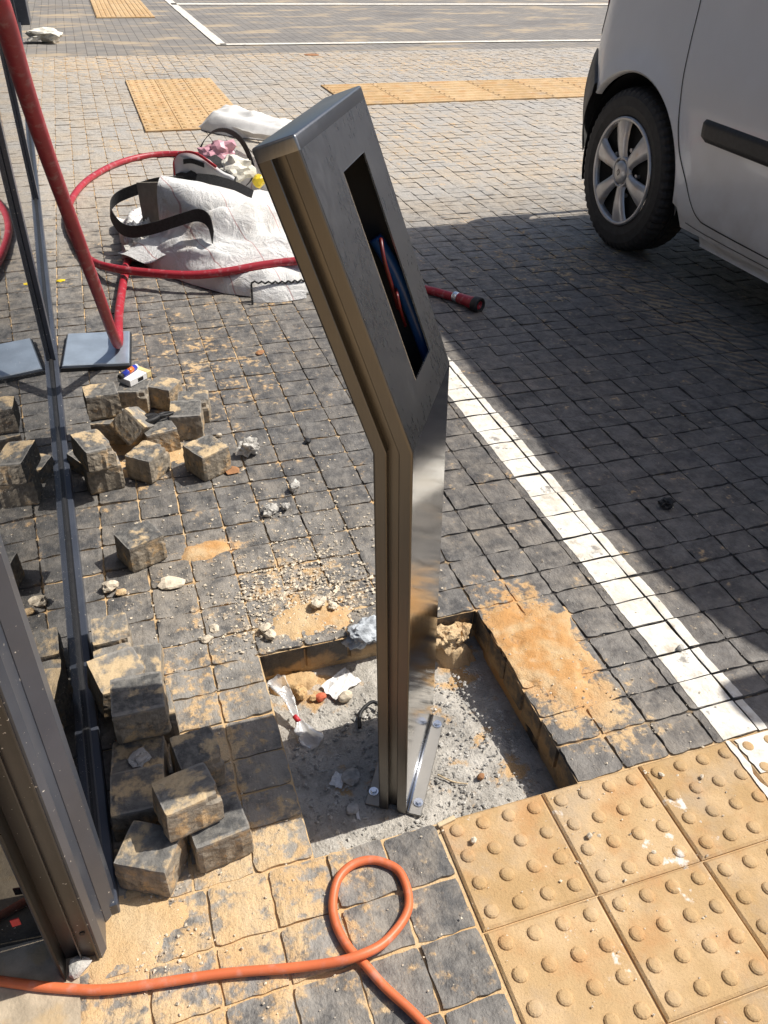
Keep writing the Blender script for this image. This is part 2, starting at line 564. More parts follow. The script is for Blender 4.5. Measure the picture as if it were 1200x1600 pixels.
def stone_mesh(name, seed, sub=2, flat=.6, rough=.35, mat=None):
    bm = bmesh.new()
    bmesh.ops.create_icosphere(bm, subdivisions=sub, radius=1)
    off = Vector((seed * 3.17, seed * 1.7, seed * .9))
    for v in bm.verts:
        d = 1 + rough * mnoise.noise(v.co * 1.1 + off) + rough * .6 * mnoise.noise(v.co * 2.6 + off)
        if sub >= 3:
            d += rough * .30 * mnoise.noise(v.co * 6 + off) + rough * .16 * mnoise.noise(v.co * 13 + off)
        v.co = v.co * d
        v.co.z *= flat
    me = bpy.data.meshes.new(name)
    bm.to_mesh(me)
    bm.free()
    if mat:
        me.materials.append(mat)
    return me

# ------------------------------------------------------------------ the ground and the paving
HX0, HX1, HY0, HY1 = -.222, .278, .0, .482      # the hole in the paving
HZ = -.092
YFAR = 9.2
GS = 900.0
gv, gf = [], []
def quad(x0, x1, y0, y1, z):
    i = len(gv)
    gv.extend([(x0, y0, z), (x1, y0, z), (x1, y1, z), (x0, y1, z)])
    gf.append((i, i + 1, i + 2, i + 3))
zs = -.0052
quad(-GS, HX0, -GS, YFAR, zs)
quad(HX1, GS, -GS, YFAR, zs)
quad(HX0, HX1, -GS, HY0, zs)
quad(HX0, HX1, HY1, YFAR, zs)
quad(-GS, GS, YFAR, GS, -.002)
# flanks of the hole below the pavers
for a, b in (((HX0, HY0), (HX1, HY0)), ((HX1, HY0), (HX1, HY1)), ((HX1, HY1), (HX0, HY1)), ((HX0, HY1), (HX0, HY0))):
    i = len(gv)
    o_ = [(q[0] + (.010 if q[0] > 0 else -.010), q[1] + (.010 if q[1] > .2 else -.010)) for q in (a, b)]
    gv.extend([(*o_[0], -.02), (*o_[1], -.02), (*o_[1], -.2), (*o_[0], -.2)])
    gf.append((i, i + 1, i + 2, i + 3))
pavement = tag(mesh_obj('pavement', gv, gf, M['ground']), kind='structure')

def grid_obj(name, x0, x1, y0, y1, nx, ny, fn, mat, parent=None, cut=None):
    verts, faces = [], []
    for j in range(ny + 1):
        for i in range(nx + 1):
            x = x0 + (x1 - x0) * i / nx
            y = y0 + (y1 - y0) * j / ny
            verts.append((x, y, fn(x, y)))
    for j in range(ny):
        for i in range(nx):
            if cut and cut(x0 + (x1 - x0) * (i + .5) / nx, y0 + (y1 - y0) * (j + .5) / ny):
                continue
            a = j * (nx + 1) + i
            faces.append((a, a + 1, a + nx + 2, a + nx + 1))
    return mesh_obj(name, verts, faces, mat, parent, True)

def fbm(x, y, s, o=0.0):
    return mnoise.fractal(Vector((x * s + o, y * s - o, o)), .6, 2.1, 5)

footing = tag(grid_obj('concrete_footing', HX0 - .05, HX1 + .05, HY0 - .05, HY1 + .05, 70, 70,
                       lambda x, y: HZ + .004 * fbm(x, y, 14) + .002 * fbm(x, y, 60) - .018 * min(1, max(0, (x - (.10 + (.5 - y) * .27)) / .05)) * (1 if y < .44 else .3),
                       M['concrete']), kind='structure')

# camera frustum test, only to pick which pavers are large in view
CM = cam.rotation_euler.to_matrix().transposed()
def px(x, y, z=0.0):
    q = CM @ (Vector((x, y, z)) - cam.location)
    if q.z > -.05:
        return None
    return (.5 + q.x / -q.z * 1278.55 / 1200, .5 - q.y / -q.z * 1278.55 / 1600, -q.z)

def paver_data(x0, x1, y0, y1, r, n, depth, gap, zoff=0.0):
    """one riven paver: top grid with wavy edge, skirt; returns verts, faces, height function"""
    h0 = r.gauss(0, .0009) + zoff
    tx, ty = r.gauss(0, .008), r.gauss(0, .008)
    ph = [r.uniform(0, 6.28) for _ in range(4)]
    fx, fy = r.uniform(40, 90), r.uniform(40, 90)
    cx, cy = (x0 + x1) / 2, (y0 + y1) / 2
    hx, hy = (x1 - x0) / 2, (y1 - y0) / 2
    def h(x, y):
        e = max(abs(x - cx) / hx, abs(y - cy) / hy)
        drop = -.0019 * max(0, (e - .84) / .16) ** 2
        return h0 + tx * (x - cx) + ty * (y - cy) + .0009 * math.sin(x * fx + ph[0]) + .0009 * math.sin(y * fy + x * 21 + ph[1]) + drop
    g = gap / 2
    ts = [0.0] + [(i + (r.uniform(-.12, .12))) / (n) for i in range(1, n)] + [1.0]
    ts2 = [.0, .10] + [.10 + .8 * i / (n - 2) for i in range(1, n - 2)] + [.90, 1.0] if n >= 4 else ts
    verts, faces = [], []
    m = len(ts2)
    jit = .0030 if n >= 6 else .0020
    for j in range(m):
        for i in range(m):
            u, w = ts2[i], ts2[j]
            x = x0 + g + (x1 - x0 - gap) * u
            y = y0 + g + (y1 - y0 - gap) * w
            if i in (0, m - 1):
                x += (1 if i == 0 else -1) * r.uniform(-.2, 1) * jit
            if j in (0, m - 1):
                y += (1 if j == 0 else -1) * r.uniform(-.2, 1) * jit
            if i in (0, m - 1) and j in (0, m - 1):
                x += (1 if i == 0 else -1) * .0014
                y += (1 if j == 0 else -1) * .0014
            verts.append((x, y, h(x, y)))
    for j in range(m - 1):
        for i in range(m - 1):
            a = j * m + i
            faces.append((a, a + 1, a + m + 1, a + m))
    ring = [i for i in range(m)] + [j * m + m - 1 for j in range(1, m)] + [(m - 1) * m + i for i in range(m - 2, -1, -1)] + [j * m for j in range(m - 2, 0, -1)]
    b = len(verts)
    for k in ring:
        v = verts[k]
        verts.append((v[0], v[1], -depth))
    L = len(ring)
    for k in range(L):
        k2 = (k + 1) % L
        faces.append((ring[k], b + k, b + k2, ring[k2]))
    return verts, faces, h

pr = random.Random(21)
rows = []
y = .482
while y < YFAR - .05:
    p = pr.choice((.072, .08, .086, .095, .1, .1)) if y < 2.2 else pr.choice((.07, .078, .086, .09))
    rows.append((y, y + p))
    y += p
rows[-1] = (rows[-1][0], YFAR)
# rows beside the hole and those in front of it
side_rows = []
y = .0
for p in (.083, .072, .078, .092, .082, .075):
    side_rows.append((y, y + p))
    y += p
front_rows = []
y = .0
while y > -.75:
    p = pr.choice((.088, .095, .1, .104))
    front_rows.append((y - p, y))
    y -= p
FACX = lambda yy: -.5574 - .0398 * yy           # plane of the glass
specs = []
for (a, b) in rows:
    for k in range(-10, 125):
        x0 = .1 * k - .022
        x1 = x0 + .1
        if x1 < FACX(a) + .02 or x0 > .9 + (b + 1.5) * 1.02:
            continue
        specs.append((x0, x1, a, b, k))
for (a, b) in side_rows:
    for k in range(-6, 16):
        x0 = .1 * k - .022
        x1 = x0 + .1
        if x0 >= HX0 - .001 and x1 <= HX1 + .001:
            continue
        if x1 < FACX(a) + .02:
            continue
        specs.append((x0, x1, a, b, k))
for (a, b) in front_rows:
    for k in range(-10, 0):
        x0 = .1 * k - .003
        if x0 < -.78:
            continue
        specs.append((x0, x0 + .1 if k < -1 else -.004, a, b, k))
near = []
for i, s in enumerate(specs):
    cx, cy = (s[0] + s[1]) / 2, (s[2] + s[3]) / 2
    q = px(cx, cy)
    score = 0
    if q and -.03 < q[0] < 1.03 and -.03 < q[1] < 1.03:
        score = (s[1] - s[0]) * (s[3] - s[2]) / q[2] ** 3
    near.append((score, i))
near.sort(reverse=True)
near_ids = {i for _, i in near[:298]}
fv, ff, fpv = [], [], []
paint_v, paint_f = [], []
LX0, LX1 = .597, .703
for i, s in enumerate(specs):
    x0, x1, a, b, k = s
    r = random.Random(1000 + i)
    dy = r.gauss(0, .0007)
    is_near = i in near_ids
    cx, cy = (x0 + x1) / 2, (a + b) / 2
    hole_side = (HX0 - .11 < cx < HX1 + .11) and (HY0 - .12 < cy < HY1 + .11)
    depth = .072 if hole_side else .016
    gap = .0024 if cx < .3 else .0022
    v, f, h = paver_data(x0, x1, a + dy * (0 if hole_side else 1), b + dy * (0 if hole_side else 1), r, 7 if is_near else (4 if cy < 3.5 else 3), depth, gap)
    pv = min(1, max(0, r.gauss(.45, .3)))
    if is_near:
        mesh_obj('paver', v, f, M['paver'], pavement, False, {'pv': [pv] * len(v)})
    else:
        o = len(fv)
        fv.extend(v)
        ff.extend([tuple(q + o for q in fc) for fc in f])
        fpv.extend([pv] * len(v))
    if x0 < LX1 - .01 and x1 > LX0 + .01 and cy < 1.9 and cy > 0:
        px0, px1 = max(x0 + gap / 2 + .0015, LX0 + r.uniform(-.003, .003)), min(x1 - gap / 2 - .0015, LX1 + r.uniform(-.004, .004))
        o = len(paint_v)
        nx, ny = 6, 8
        for j in range(ny + 1):
            for ii in range(nx + 1):
                xx = px0 + (px1 - px0) * ii / nx
                yy = a + dy + gap / 2 + .0015 + (b - a - gap - .003) * j / ny
                if ii in (0, nx) and (xx - LX0 < .004 or LX1 - xx < .006):
                    xx += r.uniform(-.0008, .0008)
                paint_v.append((xx, yy, h(xx, yy) + .0011))
        for j in range(ny):
            for ii in range(nx):
                q = o + j * (nx + 1) + ii
                paint_f.append((q, q + 1, q + nx + 2, q + nx + 1))
fo = mesh_obj('paver_field', fv, ff, M['paver'], pavement, False, {'pv': fpv})
tag(fo, kind='stuff')
lane = tag(mesh_obj('painted_line', paint_v, paint_f, M['paint'], None, True), kind='structure')

# far painted bay lines: sheets lying on the paving
def sheet(name, pts, z, mat, parent=None):
    return mesh_obj(name, [(p[0], p[1], z) for p in pts], [tuple(range(len(pts)))], mat, parent)
def strip(ax, ay, bx, by, w, z):
    d = Vector((bx - ax, by - ay, 0)).normalized()
    p = Vector((-d.y, d.x, 0)) * (w / 2)
    n = max(2, int(math.hypot(bx - ax, by - ay) / .25))
    vs, fs = [], []
    for i in range(n + 1):
        c = Vector((ax + (bx - ax) * i / n, ay + (by - ay) * i / n, z))
        vs += [c + p * (1 + rng.uniform(-.06, .06)), c - p * (1 + rng.uniform(-.06, .06))]
    for i in range(n):
        fs.append((2 * i, 2 * i + 1, 2 * i + 3, 2 * i + 2))
    return vs, fs
bv, bf = [], []
for (ax, ay, bx, by, w) in ((1.16, 9.9, 30, 9.0, .13), (1.12, 14.6, 30, 13.6, .24), (1.17, 9.86, 1.12, 22, .12), (6.4, 9.8, 6.4, 14.4, .1)):
    if ax == 6.4:
        continue
    v, f = strip(ax, ay, bx, by, w, .0065)
    o = len(bv)
    bv += v
    bf += [tuple(q + o for q in fc) for fc in f]
tag(mesh_obj('parking_bay_line', bv, bf, M['paint']), kind='structure')

# ------------------------------------------------------------------ tactile tiles
def dome_tile(x0, x1, y0, y1, z, nx, ny, dr, dh, pvv, bars=False, seg=10):
    verts, faces = [], []
    bev = .0042
    g = .0009
    xa, xb, ya, yb = x0 + g, x1 - g, y0 + g, y1 - g
    for (o, zz) in ((0, z - .055), (0, z - bev * .8), (bev, z)):
        verts += [(xa + o, ya + o, zz), (xb - o, ya + o, zz), (xb - o, yb - o, zz), (xa + o, yb - o, zz)]
    for l in range(2):
        for k in range(4):
            k2 = (k + 1) % 4
            faces.append((l * 4 + k, l * 4 + k2, l * 4 + 4 + k2, l * 4 + 4 + k))
    faces.append((8, 9, 10, 11))
    if not bars:
        for j in range(ny):
            for i in range(nx):
                cx = xa + (xb - xa) * (i + .5) / nx
                cy = ya + (yb - ya) * (j + .5) / ny
                o = len(verts)
                for (rr, zz) in ((1.0, -.001), (.93, .45), (.72, .82), (.4, .97)):
                    for k in range(seg):
                        th = 6.2832 * k / seg
                        verts.append((cx + dr * rr * math.cos(th), cy + dr * rr * math.sin(th), z + dh * zz))
                verts.append((cx, cy, z + dh))
                for l in range(3):
                    for k in range(seg):
                        k2 = (k + 1) % seg
                        faces.append((o + l * seg + k, o + l * seg + k2, o + (l + 1) * seg + k2, o + (l + 1) * seg + k))
                for k in range(seg):
                    faces.append((o + 3 * seg + k, o + 3 * seg + (k + 1) % seg, o + 4 * seg))
    else:
        for i in range(nx):
            if bars == 'y':
                c = xa + (xb - xa) * (i + .5) / nx
                q = (c - dr, c + dr, ya + .012, yb - .012)
            else:
                c = ya + (yb - ya) * (i + .5) / nx
                q = (xa + .012, xb - .012, c - dr, c + dr)
            o = len(verts)
            s = dr * .35
            verts += [(q[0], q[2], z - .001), (q[1], q[2], z - .001), (q[1], q[3], z - .001), (q[0], q[3], z - .001),
                      (q[0] + s, q[2] + s, z + dh), (q[1] - s, q[2] + s, z + dh), (q[1] - s, q[3] - s, z + dh), (q[0] + s, q[3] - s, z + dh)]
            for k in range(4):
                k2 = (k + 1) % 4
                faces.append((o + k, o + k2, o + 4 + k2, o + 4 + k))
            faces.append((o + 4, o + 5, o + 6, o + 7))
    return verts, faces, [pvv] * len(verts)

for j in range(4):
    for i in range(6):
        r = random.Random(300 + i * 7 + j)
        x0, y1 = i * .2015 + j * .001, -j * .2005
        v, f, a = dome_tile(x0, x0 + .2, y1 - .2, y1, .0015 + r.gauss(0, .0008), 4, 4, .0125, .0052, r.random(), seg=12)
        mesh_obj('tactile_tile', v, f, M['tile'], pavement, False, {'pv': a})
# guidance pads further off, laid flush into the paving
def pad(x0, y0, cols, rws, sx, sy, **kw):
    for j in range(rws):
        for i in range(cols):
            r = random.Random(int(x0 * 100) + i * 13 + j)
            v, f, a = dome_tile(x0 + i * sx, x0 + (i + 1) * sx, y0 + j * sy, y0 + (j + 1) * sy, .012, pvv=r.random(), **kw)
            mesh_obj('tactile_tile', v, f, M['tile'], pavement, False, {'pv': a})
pad(-.03, 5.57, 3, 2, .25, 1.04, nx=4, ny=10, dr=.018, dh=.006, seg=6)
pad(1.62, 6.22, 18, 1, .46, .92, nx=8, ny=1, dr=.022, dh=.006, bars='x')
pad(-.08, 12.7, 3, 3, .26, .9, nx=4, ny=1, dr=.03, dh=.006, bars='y')
# white paint carried over the edge of the tiles
pv_, pf_ = [], []
for (xa, xb, ya, yb) in ((.592, .604, -.16, -.004), (.612, .70, -.085, -.006)):
    o = len(pv_)
    n = 8
    for k in range(n + 1):
        yy = ya + (yb - ya) * k / n
        pv_ += [(xa + rng.uniform(-.003, .003), yy, .0042), (xb + rng.uniform(-.008, .004), yy, .0042)]
    for k in range(n):
        pf_.append((o + 2 * k, o + 2 * k + 1, o + 2 * k + 3, o + 2 * k + 2))
po = tag(mesh_obj('painted_line', pv_, pf_, M['paint']), kind='structure')

# ------------------------------------------------------------------ drifts of sand
def sand_patch(label, cx, cy, rx, ry, hgt, seedo, base=-.006, thr=.1, dens=.006, cut=None, zb=0.0):
    nx, ny = int(2.3 * rx / dens), int(2.3 * ry / dens)
    def fn(x, y):
        d = math.hypot((x - cx) / rx, (y - cy) / ry)
        e = max(0.0, 1 - d + .45 * fbm(x, y, 9, seedo))
        e = min(1, e * 1.6)
        return zb + base + (hgt - base) * (e * e * (3 - 2 * e)) + e * .0016 * fbm(x, y, 40, seedo)
    o = grid_obj('spilled_sand', cx - 1.15 * rx, cx + 1.15 * rx, cy - 1.15 * ry, cy + 1.15 * ry, nx, ny, fn, M['sand'], None, cut)
    tag(o, label, 'sand', None, 'stuff')
    return o
inhole = lambda x, y: HX0 - .002 < x < HX1 + .002 and HY0 - .004 < y < HY1
sand_patch('orange sand spread over the pavers along the right edge of the hole', .365, .33, .115, .23, .0062, 3.1, cut=lambda x, y: x < HX1 + .004 or y < .004)
sand_patch('yellow sand covering the pavers by the foot of the glazed door jamb', -.535, -.055, .11, .13, .0035, 8.2)
sand_patch('small orange sand heap on dark pavers beyond the stacked blocks', -.265, .868, .075, .042, .0052, 5.4)
sand_patch('crumbly pale sand on the pavers behind the hole', -.10, .575, .13, .075, .0048, 6.6, cut=inhole)
sand_patch('sandy crumbs round the heap of loose blocks', -.40, 1.40, .15, .22, .0035, 2.2)
sand_patch('sand slumped in the back corner of the hole', .20, .452, .07, .045, .028, 4.0, base=-.035, zb=HZ, dens=.004)
sand_patch('sand ledge washed out under the pavers behind the hole', -.15, .462, .085, .035, .022, 7.0, base=-.02, zb=HZ, dens=.004)
sand_patch('yellow sand banked in the gap by the metal hatch', -.37, 1.90, .04, .03, .006, 1.2, dens=.004)

# ------------------------------------------------------------------ gravel: fine crumbs nobody could count
gvv, gff = [], []
gr = random.Random(5)
def crumb(x, y, z, s):
    o = len(gvv)
    a = gr.uniform(0, 6.28)
    ca, sa = math.cos(a), math.sin(a)
    for (dx, dy, dz) in ((1, 0, 0), (0, 1, 0), (-1, 0, 0), (0, -1, 0), (0, 0, .8), (0, 0, -.6)):
        dx, dy, dz = (q + gr.uniform(-.35, .35) for q in (dx, dy, dz))
        gvv.append((x + s * (dx * ca - dy * sa) * 1.1, y + s * (dx * sa + dy * ca) * .9, z + s * (dz + .3) * .8))
    for (p, q) in ((0, 1), (1, 2), (2, 3), (3, 0)):
        gff.append((o + p, o + q, o + 4))
        gff.append((o + q, o + p, o + 5))
def scatter(n, cx, cy, sx, sy, smin, smax, z=.001, uni=False, test=None):
    for _ in range(n):
        x = gr.uniform(cx - sx, cx + sx) if uni else gr.gauss(cx, sx)
        y = gr.uniform(cy - sy, cy + sy) if uni else gr.gauss(cy, sy)
        if test and not test(x, y):
            continue
        if z > -.02 and inhole(x, y):
            continue
        if x < FACX(y) + .03:
            continue
        s = smin + (smax - smin) * gr.random() ** 3
        crumb(x, y, z, s)
scatter(1500, -.09, .62, .10, .08, .001, .0065)
scatter(700, -.02, .72, .10, .12, .001, .005)
scatter(500, -.05, .78, .12, .16, .0009, .004)
scatter(420, -.02, .95, .12, .16, .0008, .0045)
scatter(360, -.22, .62, .10, .12, .0009, .004)
scatter(300, .0, 1.25, .25, .35, .0008, .003)
scatter(260, -.40, .75, .10, .12, .0009, .0035)
scatter(420, -.38, .0, .16, .16, .0008, .003)
scatter(200, -.50, -.06, .04, .05, .001, .004)
scatter(260, .25, -.15, .28, .14, .0008, .003, .003)
scatter(160, .38, .10, .12, .09, .0008, .0035)
scatter(160, .55, .45, .1, .3, .0008, .003)
scatter(120, .33, .33, .07, .12, .001, .0035, .006)
scatter(300, .1, 2.2, .5, .6, .001, .0035)
scatter(250, -.36, 1.35, .14, .2, .001, .005)
scatter(100, 1.0, .8, .35, .5, .001, .003)
tag(mesh_obj('stone_crumbs', gvv, gff, M['pale_stone']), 'pale stone crumbs scattered over the pavers round the hole', 'gravel', None, 'stuff')
gvv, gff = [], []
scatter(1300, .10, .2, .15, .2, .001, .0058, HZ + .001, True, lambda x, y: HX0 + .01 < x < HX1 - .01 and .01 < y < .47)
scatter(350, .09, .16, .04, .09, .001, .0038, HZ + .001, False, lambda x, y: inhole(x, y))
scatter(600, -.1, .2, .1, .18, .001, .006, HZ + .001, True, lambda x, y: inhole(x, y))
tag(mesh_obj('rubble_crumbs', gvv, gff, M['grey_stone']), 'grey rubble crumbs lying on the concrete floor of the hole', 'gravel', None, 'stuff')
# ------------------------------------------------------------------ glazed facade on the left
FANG = math.atan(.0398)
facade = empty('glass_facade', (FACX(0), 0, 0), (0, 0, FANG))
tag(facade, 'dark glazed shopfront with anthracite aluminium frame along the pavement', 'facade')
FLEN = 16.0
box('bottom_rail', -.060, .021, -.004, FLEN, -.05, .030, M['frame'], facade, .002)
box('bottom_gasket', -.004, .0045, .0, FLEN, .0295, .036, M['plastic'], facade)
box('gasket_lip', .004, .0075, .0, FLEN, .0295, .0325, M['steel_dark'], facade)
mulls = [1.995, 3.96, 5.9, 7.9, 10.0]
edges_ = [.02] + mulls + [FLEN]
for i in range(len(edges_) - 1):
    box('glass_pane', -.012, -.0002, edges_[i] + .001, edges_[i + 1] - .001, .032, 2.9, M['glass'], facade)
for m in mulls:
    mo = box('mullion', .0, .016, m - .002, m + .075, .031, 2.9, M['frame'], facade, .0015)
    box('mullion_box', -.14, -.013, m - .002, m + .075, .031, 2.9, M['frame'], facade)
box('top_rail', -.10, .021, -.004, FLEN, 2.9, 3.1, M['frame'], facade, .002)
# inside: dark floor and back wall that the tinted glass hides
box('inner_floor', -3.0, -.062, .10, FLEN, -.06, .004, M['threshold'], facade)
box('inner_wall', -3.2, -3.0, -3.0, FLEN, -.06, 2.9, M['inside'], facade)
# door jamb at the near end, stepped aluminium profiles
def prism(name, pts, z0, z1, mat, parent):
    n = len(pts)
    a = sum(pts[i][0] * pts[(i + 1) % n][1] - pts[(i + 1) % n][0] * pts[i][1] for i in range(n))
    if a < 0:
        pts = pts[::-1]
    v = [(p[0], p[1], z0) for p in pts] + [(p[0], p[1], z1) for p in pts]
    f = [tuple(range(n))[::-1], tuple(range(n, 2 * n))] + [(i, (i + 1) % n, n + (i + 1) % n, n + i) for i in range(n)]
    return mesh_obj(name, v, f, mat, parent)
fx = FACX(0)
def fl(p):   # world -> facade local
    d = Vector((p[0] - fx, p[1], 0))
    d.rotate(Matrix.Rotation(-FANG, 3, 'Z'))
    return (d.x, d.y)
W_ = lambda l: [fl(p) for p in l]
prism('jamb_cover', W_([(-.5405, .030), (-.5405, .004), (-.5585, -.012), (-.566, -.012), (-.566, .030)]), .0, 2.9, M['frame'], facade)  # paler frame grey on cover and first profile imitates sunlit faces
prism('jamb_profile', W_([(-.5595, -.0125), (-.5595, -.054), (-.5665, -.066), (-.5700, -.066), (-.5700, -.0125)]), .0, 2.9, M['frame'], facade)
prism('jamb_profile', W_([(-.5702, -.0135), (-.5702, -.0690), (-.5725, -.0690), (-.5725, -.0600), (-.5930, -.0600), (-.5930, -.0660), (-.5948, -.0660), (-.5948, -.0135)]), .005, 2.9, M['jamb'], facade)
prism('jamb_recess', W_([(-.595, -.0520), (-.618, -.0520), (-.618, -.0135), (-.595, -.0135)]), .0, 2.9, M['jamb'], facade)
prism('door_glass_edge', W_([(-.6180, -.0860), (-.6185, -.0135), (-.6235, -.0135), (-.6235, -.0800)]), .0, 2.9, M['steel_dark'], facade)
prism('door_glass_edge', W_([(-.6237, -.0795), (-.6237, -.0135), (-.6275, -.0135), (-.6275, -.0745)]), .0, 2.9, M['frame'], facade)
prism('door_leaf', W_([(-.6280, -.010), (-1.6, .035), (-1.6, .060), (-.6280, .020)]), .0, 2.9, M['glass'], facade)
box('door_reflection', -.117, -.105, -.0285, -.0268, .095, .112, M['red'], facade)  # red chip added in place of a red reflection in the door glass
# fixing screw in the jamb
bm = bmesh.new()
bmesh.ops.create_cone(bm, cap_ends=True, segments=10, radius1=.004, radius2=.004, depth=.002, matrix=Matrix.Translation((fl((-.582, -.0605))[0], fl((-.582, -.0605))[1], .075)) @ Matrix.Rotation(R(90), 4, 'X'))
bm_obj('screw_hole', bm, M['black'], facade)
# a concrete threshold inside the door
tag(box('threshold_slab', -2.6, -.60, -.9, .0, -.05, .0035, M['threshold']), kind='structure')
# mortar lump at the foot of the jamb
def stone(name, seed, loc, size, mat, label, cat, rot=0.0, flat=.6, rough=.35, sub=2, group=None):
    me = stone_mesh(name, seed, sub, flat, rough, mat)
    o = bpy.data.objects.new(name, me)
    C.objects.link(o)
    o.scale = (size, size * .8, size)
    o.rotation_euler = (0, 0, rot)
    zmin = min(v.co.z for v in me.vertices) * size
    o.location = (loc[0], loc[1], loc[2] - zmin - size * .06)
    tag(o, label, cat, group)
    return o
stone('mortar_lump', 31, (-.600, -.072, 0), .017, M['grey_stone'], 'crumbled mortar lump at the foot of the door jamb', 'mortar', .4, .6)
# far end pier beyond the glazing
pier = tag(box('end_pier', -1.12, -.905, 12.0, 12.6, 0, 3.1, M['frame'], None, .006), 'dark metal pier standing at the far end of the glazing', 'pillar')

# ------------------------------------------------------------------ bent stainless terminal post
PW, PT, PH1, PH2, PTL = .2542, .0531, .8189, .3943, .336
az = 1.0082
zz = Vector((-.0369, -.0174, 1)).normalized()
nn0 = Vector((math.sin(az), -math.cos(az), 0))
n2 = (nn0 - zz * nn0.dot(zz)).normalized()
w2 = zz.cross(n2)
post = empty('terminal_post')
post.matrix_world = Matrix(((n2.x, w2.x, zz.x, -.0257), (n2.y, w2.y, zz.y, .0836), (n2.z, w2.z, zz.z, -.0895), (0, 0, 0, 1)))
tag(post, 'bent stainless steel terminal post with empty slot, bolted in the hole', 'terminal post')
sT, cT = math.sin(PTL), math.cos(PTL)
PZ0 = .0045
def pp(n, w, s):
    """n: normal offset, w: across, s: 0..PH1 lower, above PH1 up the head"""
    if s < PH1 - 1e-6:
        return (n, w, s)
    if s < PH1 + 1e-6:
        return (n, w, PH1 + n * math.tan(PTL / 2))
    d = s - PH1
    return (-d * sT + n * cT, w, PH1 + d * cT + n * sT)
def sweep(name, line, stations, mat, closed=False, smooth=False):
    m = len(line)
    v = [pp(n, w, s) for s in stations for (n, w) in line]
    f = []
    for k in range(len(stations) - 1):
        for i in range(m if closed else m - 1):
            i2 = (i + 1) % m
            f.append((k * m + i, k * m + i2, (k + 1) * m + i2, (k + 1) * m + i))
    return mesh_obj(name, v, f, mat, post, smooth)
ST = [PZ0, PH1, PH1 + PH2 - .016]
FIL = .0032
t1, t2 = -PT * .345, -PT * .655
GD = .013
def fillet(cx, cy, a0, a1, n=4):
    return [(cx + FIL * math.cos(R(a0 + (a1 - a0) * k / n)), cy + FIL * math.sin(R(a0 + (a1 - a0) * k / n))) for k in range(n + 1)]
# narrow side towards the camera (w = 0) and its twin (w = PW)
for side, wf in ((0, lambda w: w), (1, lambda w: PW - w)):
    tr = lambda l: [(n, wf(w)) for (n, w) in l]
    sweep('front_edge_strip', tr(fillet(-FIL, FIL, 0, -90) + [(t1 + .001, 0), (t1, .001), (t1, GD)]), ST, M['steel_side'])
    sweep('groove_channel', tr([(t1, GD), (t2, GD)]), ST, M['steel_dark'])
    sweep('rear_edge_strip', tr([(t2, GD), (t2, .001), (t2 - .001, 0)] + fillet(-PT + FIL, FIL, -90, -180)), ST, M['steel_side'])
sweep('back_panel', [(-PT, FIL), (-PT, PW - FIL)], ST, M['steel'])
# front panel: lower sheet, head sheet with the slot cut out
SL = (.0955, .1855, PH1 + .055, PH1 + .329)
HT = PH1 + PH2 - .016
v, f = [], []
def fq(n, w0, w1, s0, s1):
    o = len(v)
    v.extend([pp(n, w0, s0), pp(n, w1, s0), pp(n, w1, s1), pp(n, w0, s1)])
    f.append((o, o + 1, o + 2, o + 3))
fq(0, FIL, PW - FIL, PZ0, PH1)
mesh_obj('lower_panel', v, f, M['steel'], post)
v, f = [], []
s0 = PH1
fq(0, FIL, SL[0], PH1, SL[2]); fq(0, SL[0], SL[1], PH1, SL[2]); fq(0, SL[1], PW - FIL, PH1, SL[2])
fq(0, FIL, SL[0], SL[2], SL[3]); fq(0, SL[1], PW - FIL, SL[2], SL[3])
fq(0, FIL, SL[0], SL[3], HT); fq(0, SL[0], SL[1], SL[3], HT); fq(0, SL[1], PW - FIL, SL[3], HT)
front = mesh_obj('head_panel', v, f, M['steel_head'], post)
bm = bmesh.new(); bm.from_mesh(front.data); bmesh.ops.remove_doubles(bm, verts=bm.verts, dist=1e-5); bm.to_mesh(front.data); bm.free()
# the cut edge of the slot
v, f = [], []
rim = [(SL[0], SL[2]), (SL[1], SL[2]), (SL[1], SL[3]), (SL[0], SL[3])]
for i in range(4):
    a, b = rim[i], rim[(i + 1) % 4]
    o = len(v)
    v.extend([pp(0.0003, a[0], a[1]), pp(0.0003, b[0], b[1]), pp(-.002, b[0], b[1]), pp(-.002, a[0], a[1])])
    f.append((o, o + 1, o + 2, o + 3))
mesh_obj('slot_rim', v, f, M['zinc'], front)
# housing behind the slot
v, f = [], []
hb = [(.06, PH1 + .01), (PW - .03, PH1 + .01), (PW - .03, PH1 + .36), (.06, PH1 + .36)]
for i in range(4):
    a, b = hb[i], hb[(i + 1) % 4]
    o = len(v)
    v.extend([pp(-.0025, *a), pp(-.0025, *b), pp(-PT + .003, *b), pp(-PT + .003, *a)])
    f.append((o, o + 1, o + 2, o + 3))
o = len(v)
v.extend([pp(-PT + .003, *q) for q in hb]); f.append((o, o + 1, o + 2, o + 3))
mesh_obj('slot_housing', v, f, M['inside'], post)
tube('blue_conduit', catmull([pp(-.0165, .216, PH1 + .015), pp(-.0165, .211, PH1 + .10), pp(-.020, .207, PH1 + .17), pp(-.030, .205, PH1 + .22)]), .0100, M['blue'], post)
tube('red_cable', catmull([pp(-.030, .200, PH1 + .12), pp(-.020, .178, PH1 + .16), pp(-.0125, .163, PH1 + .20), pp(-.0135, .178, PH1 + .222), pp(-.022, .198, PH1 + .21)]), .0026, M['cable'], post)
tube('red_cable', catmull([pp(-.030, .205, PH1 + .09), pp(-.020, .180, PH1 + .125), pp(-.015, .172, PH1 + .145), pp(-.020, .190, PH1 + .15)]), .0022, M['cable'], post)
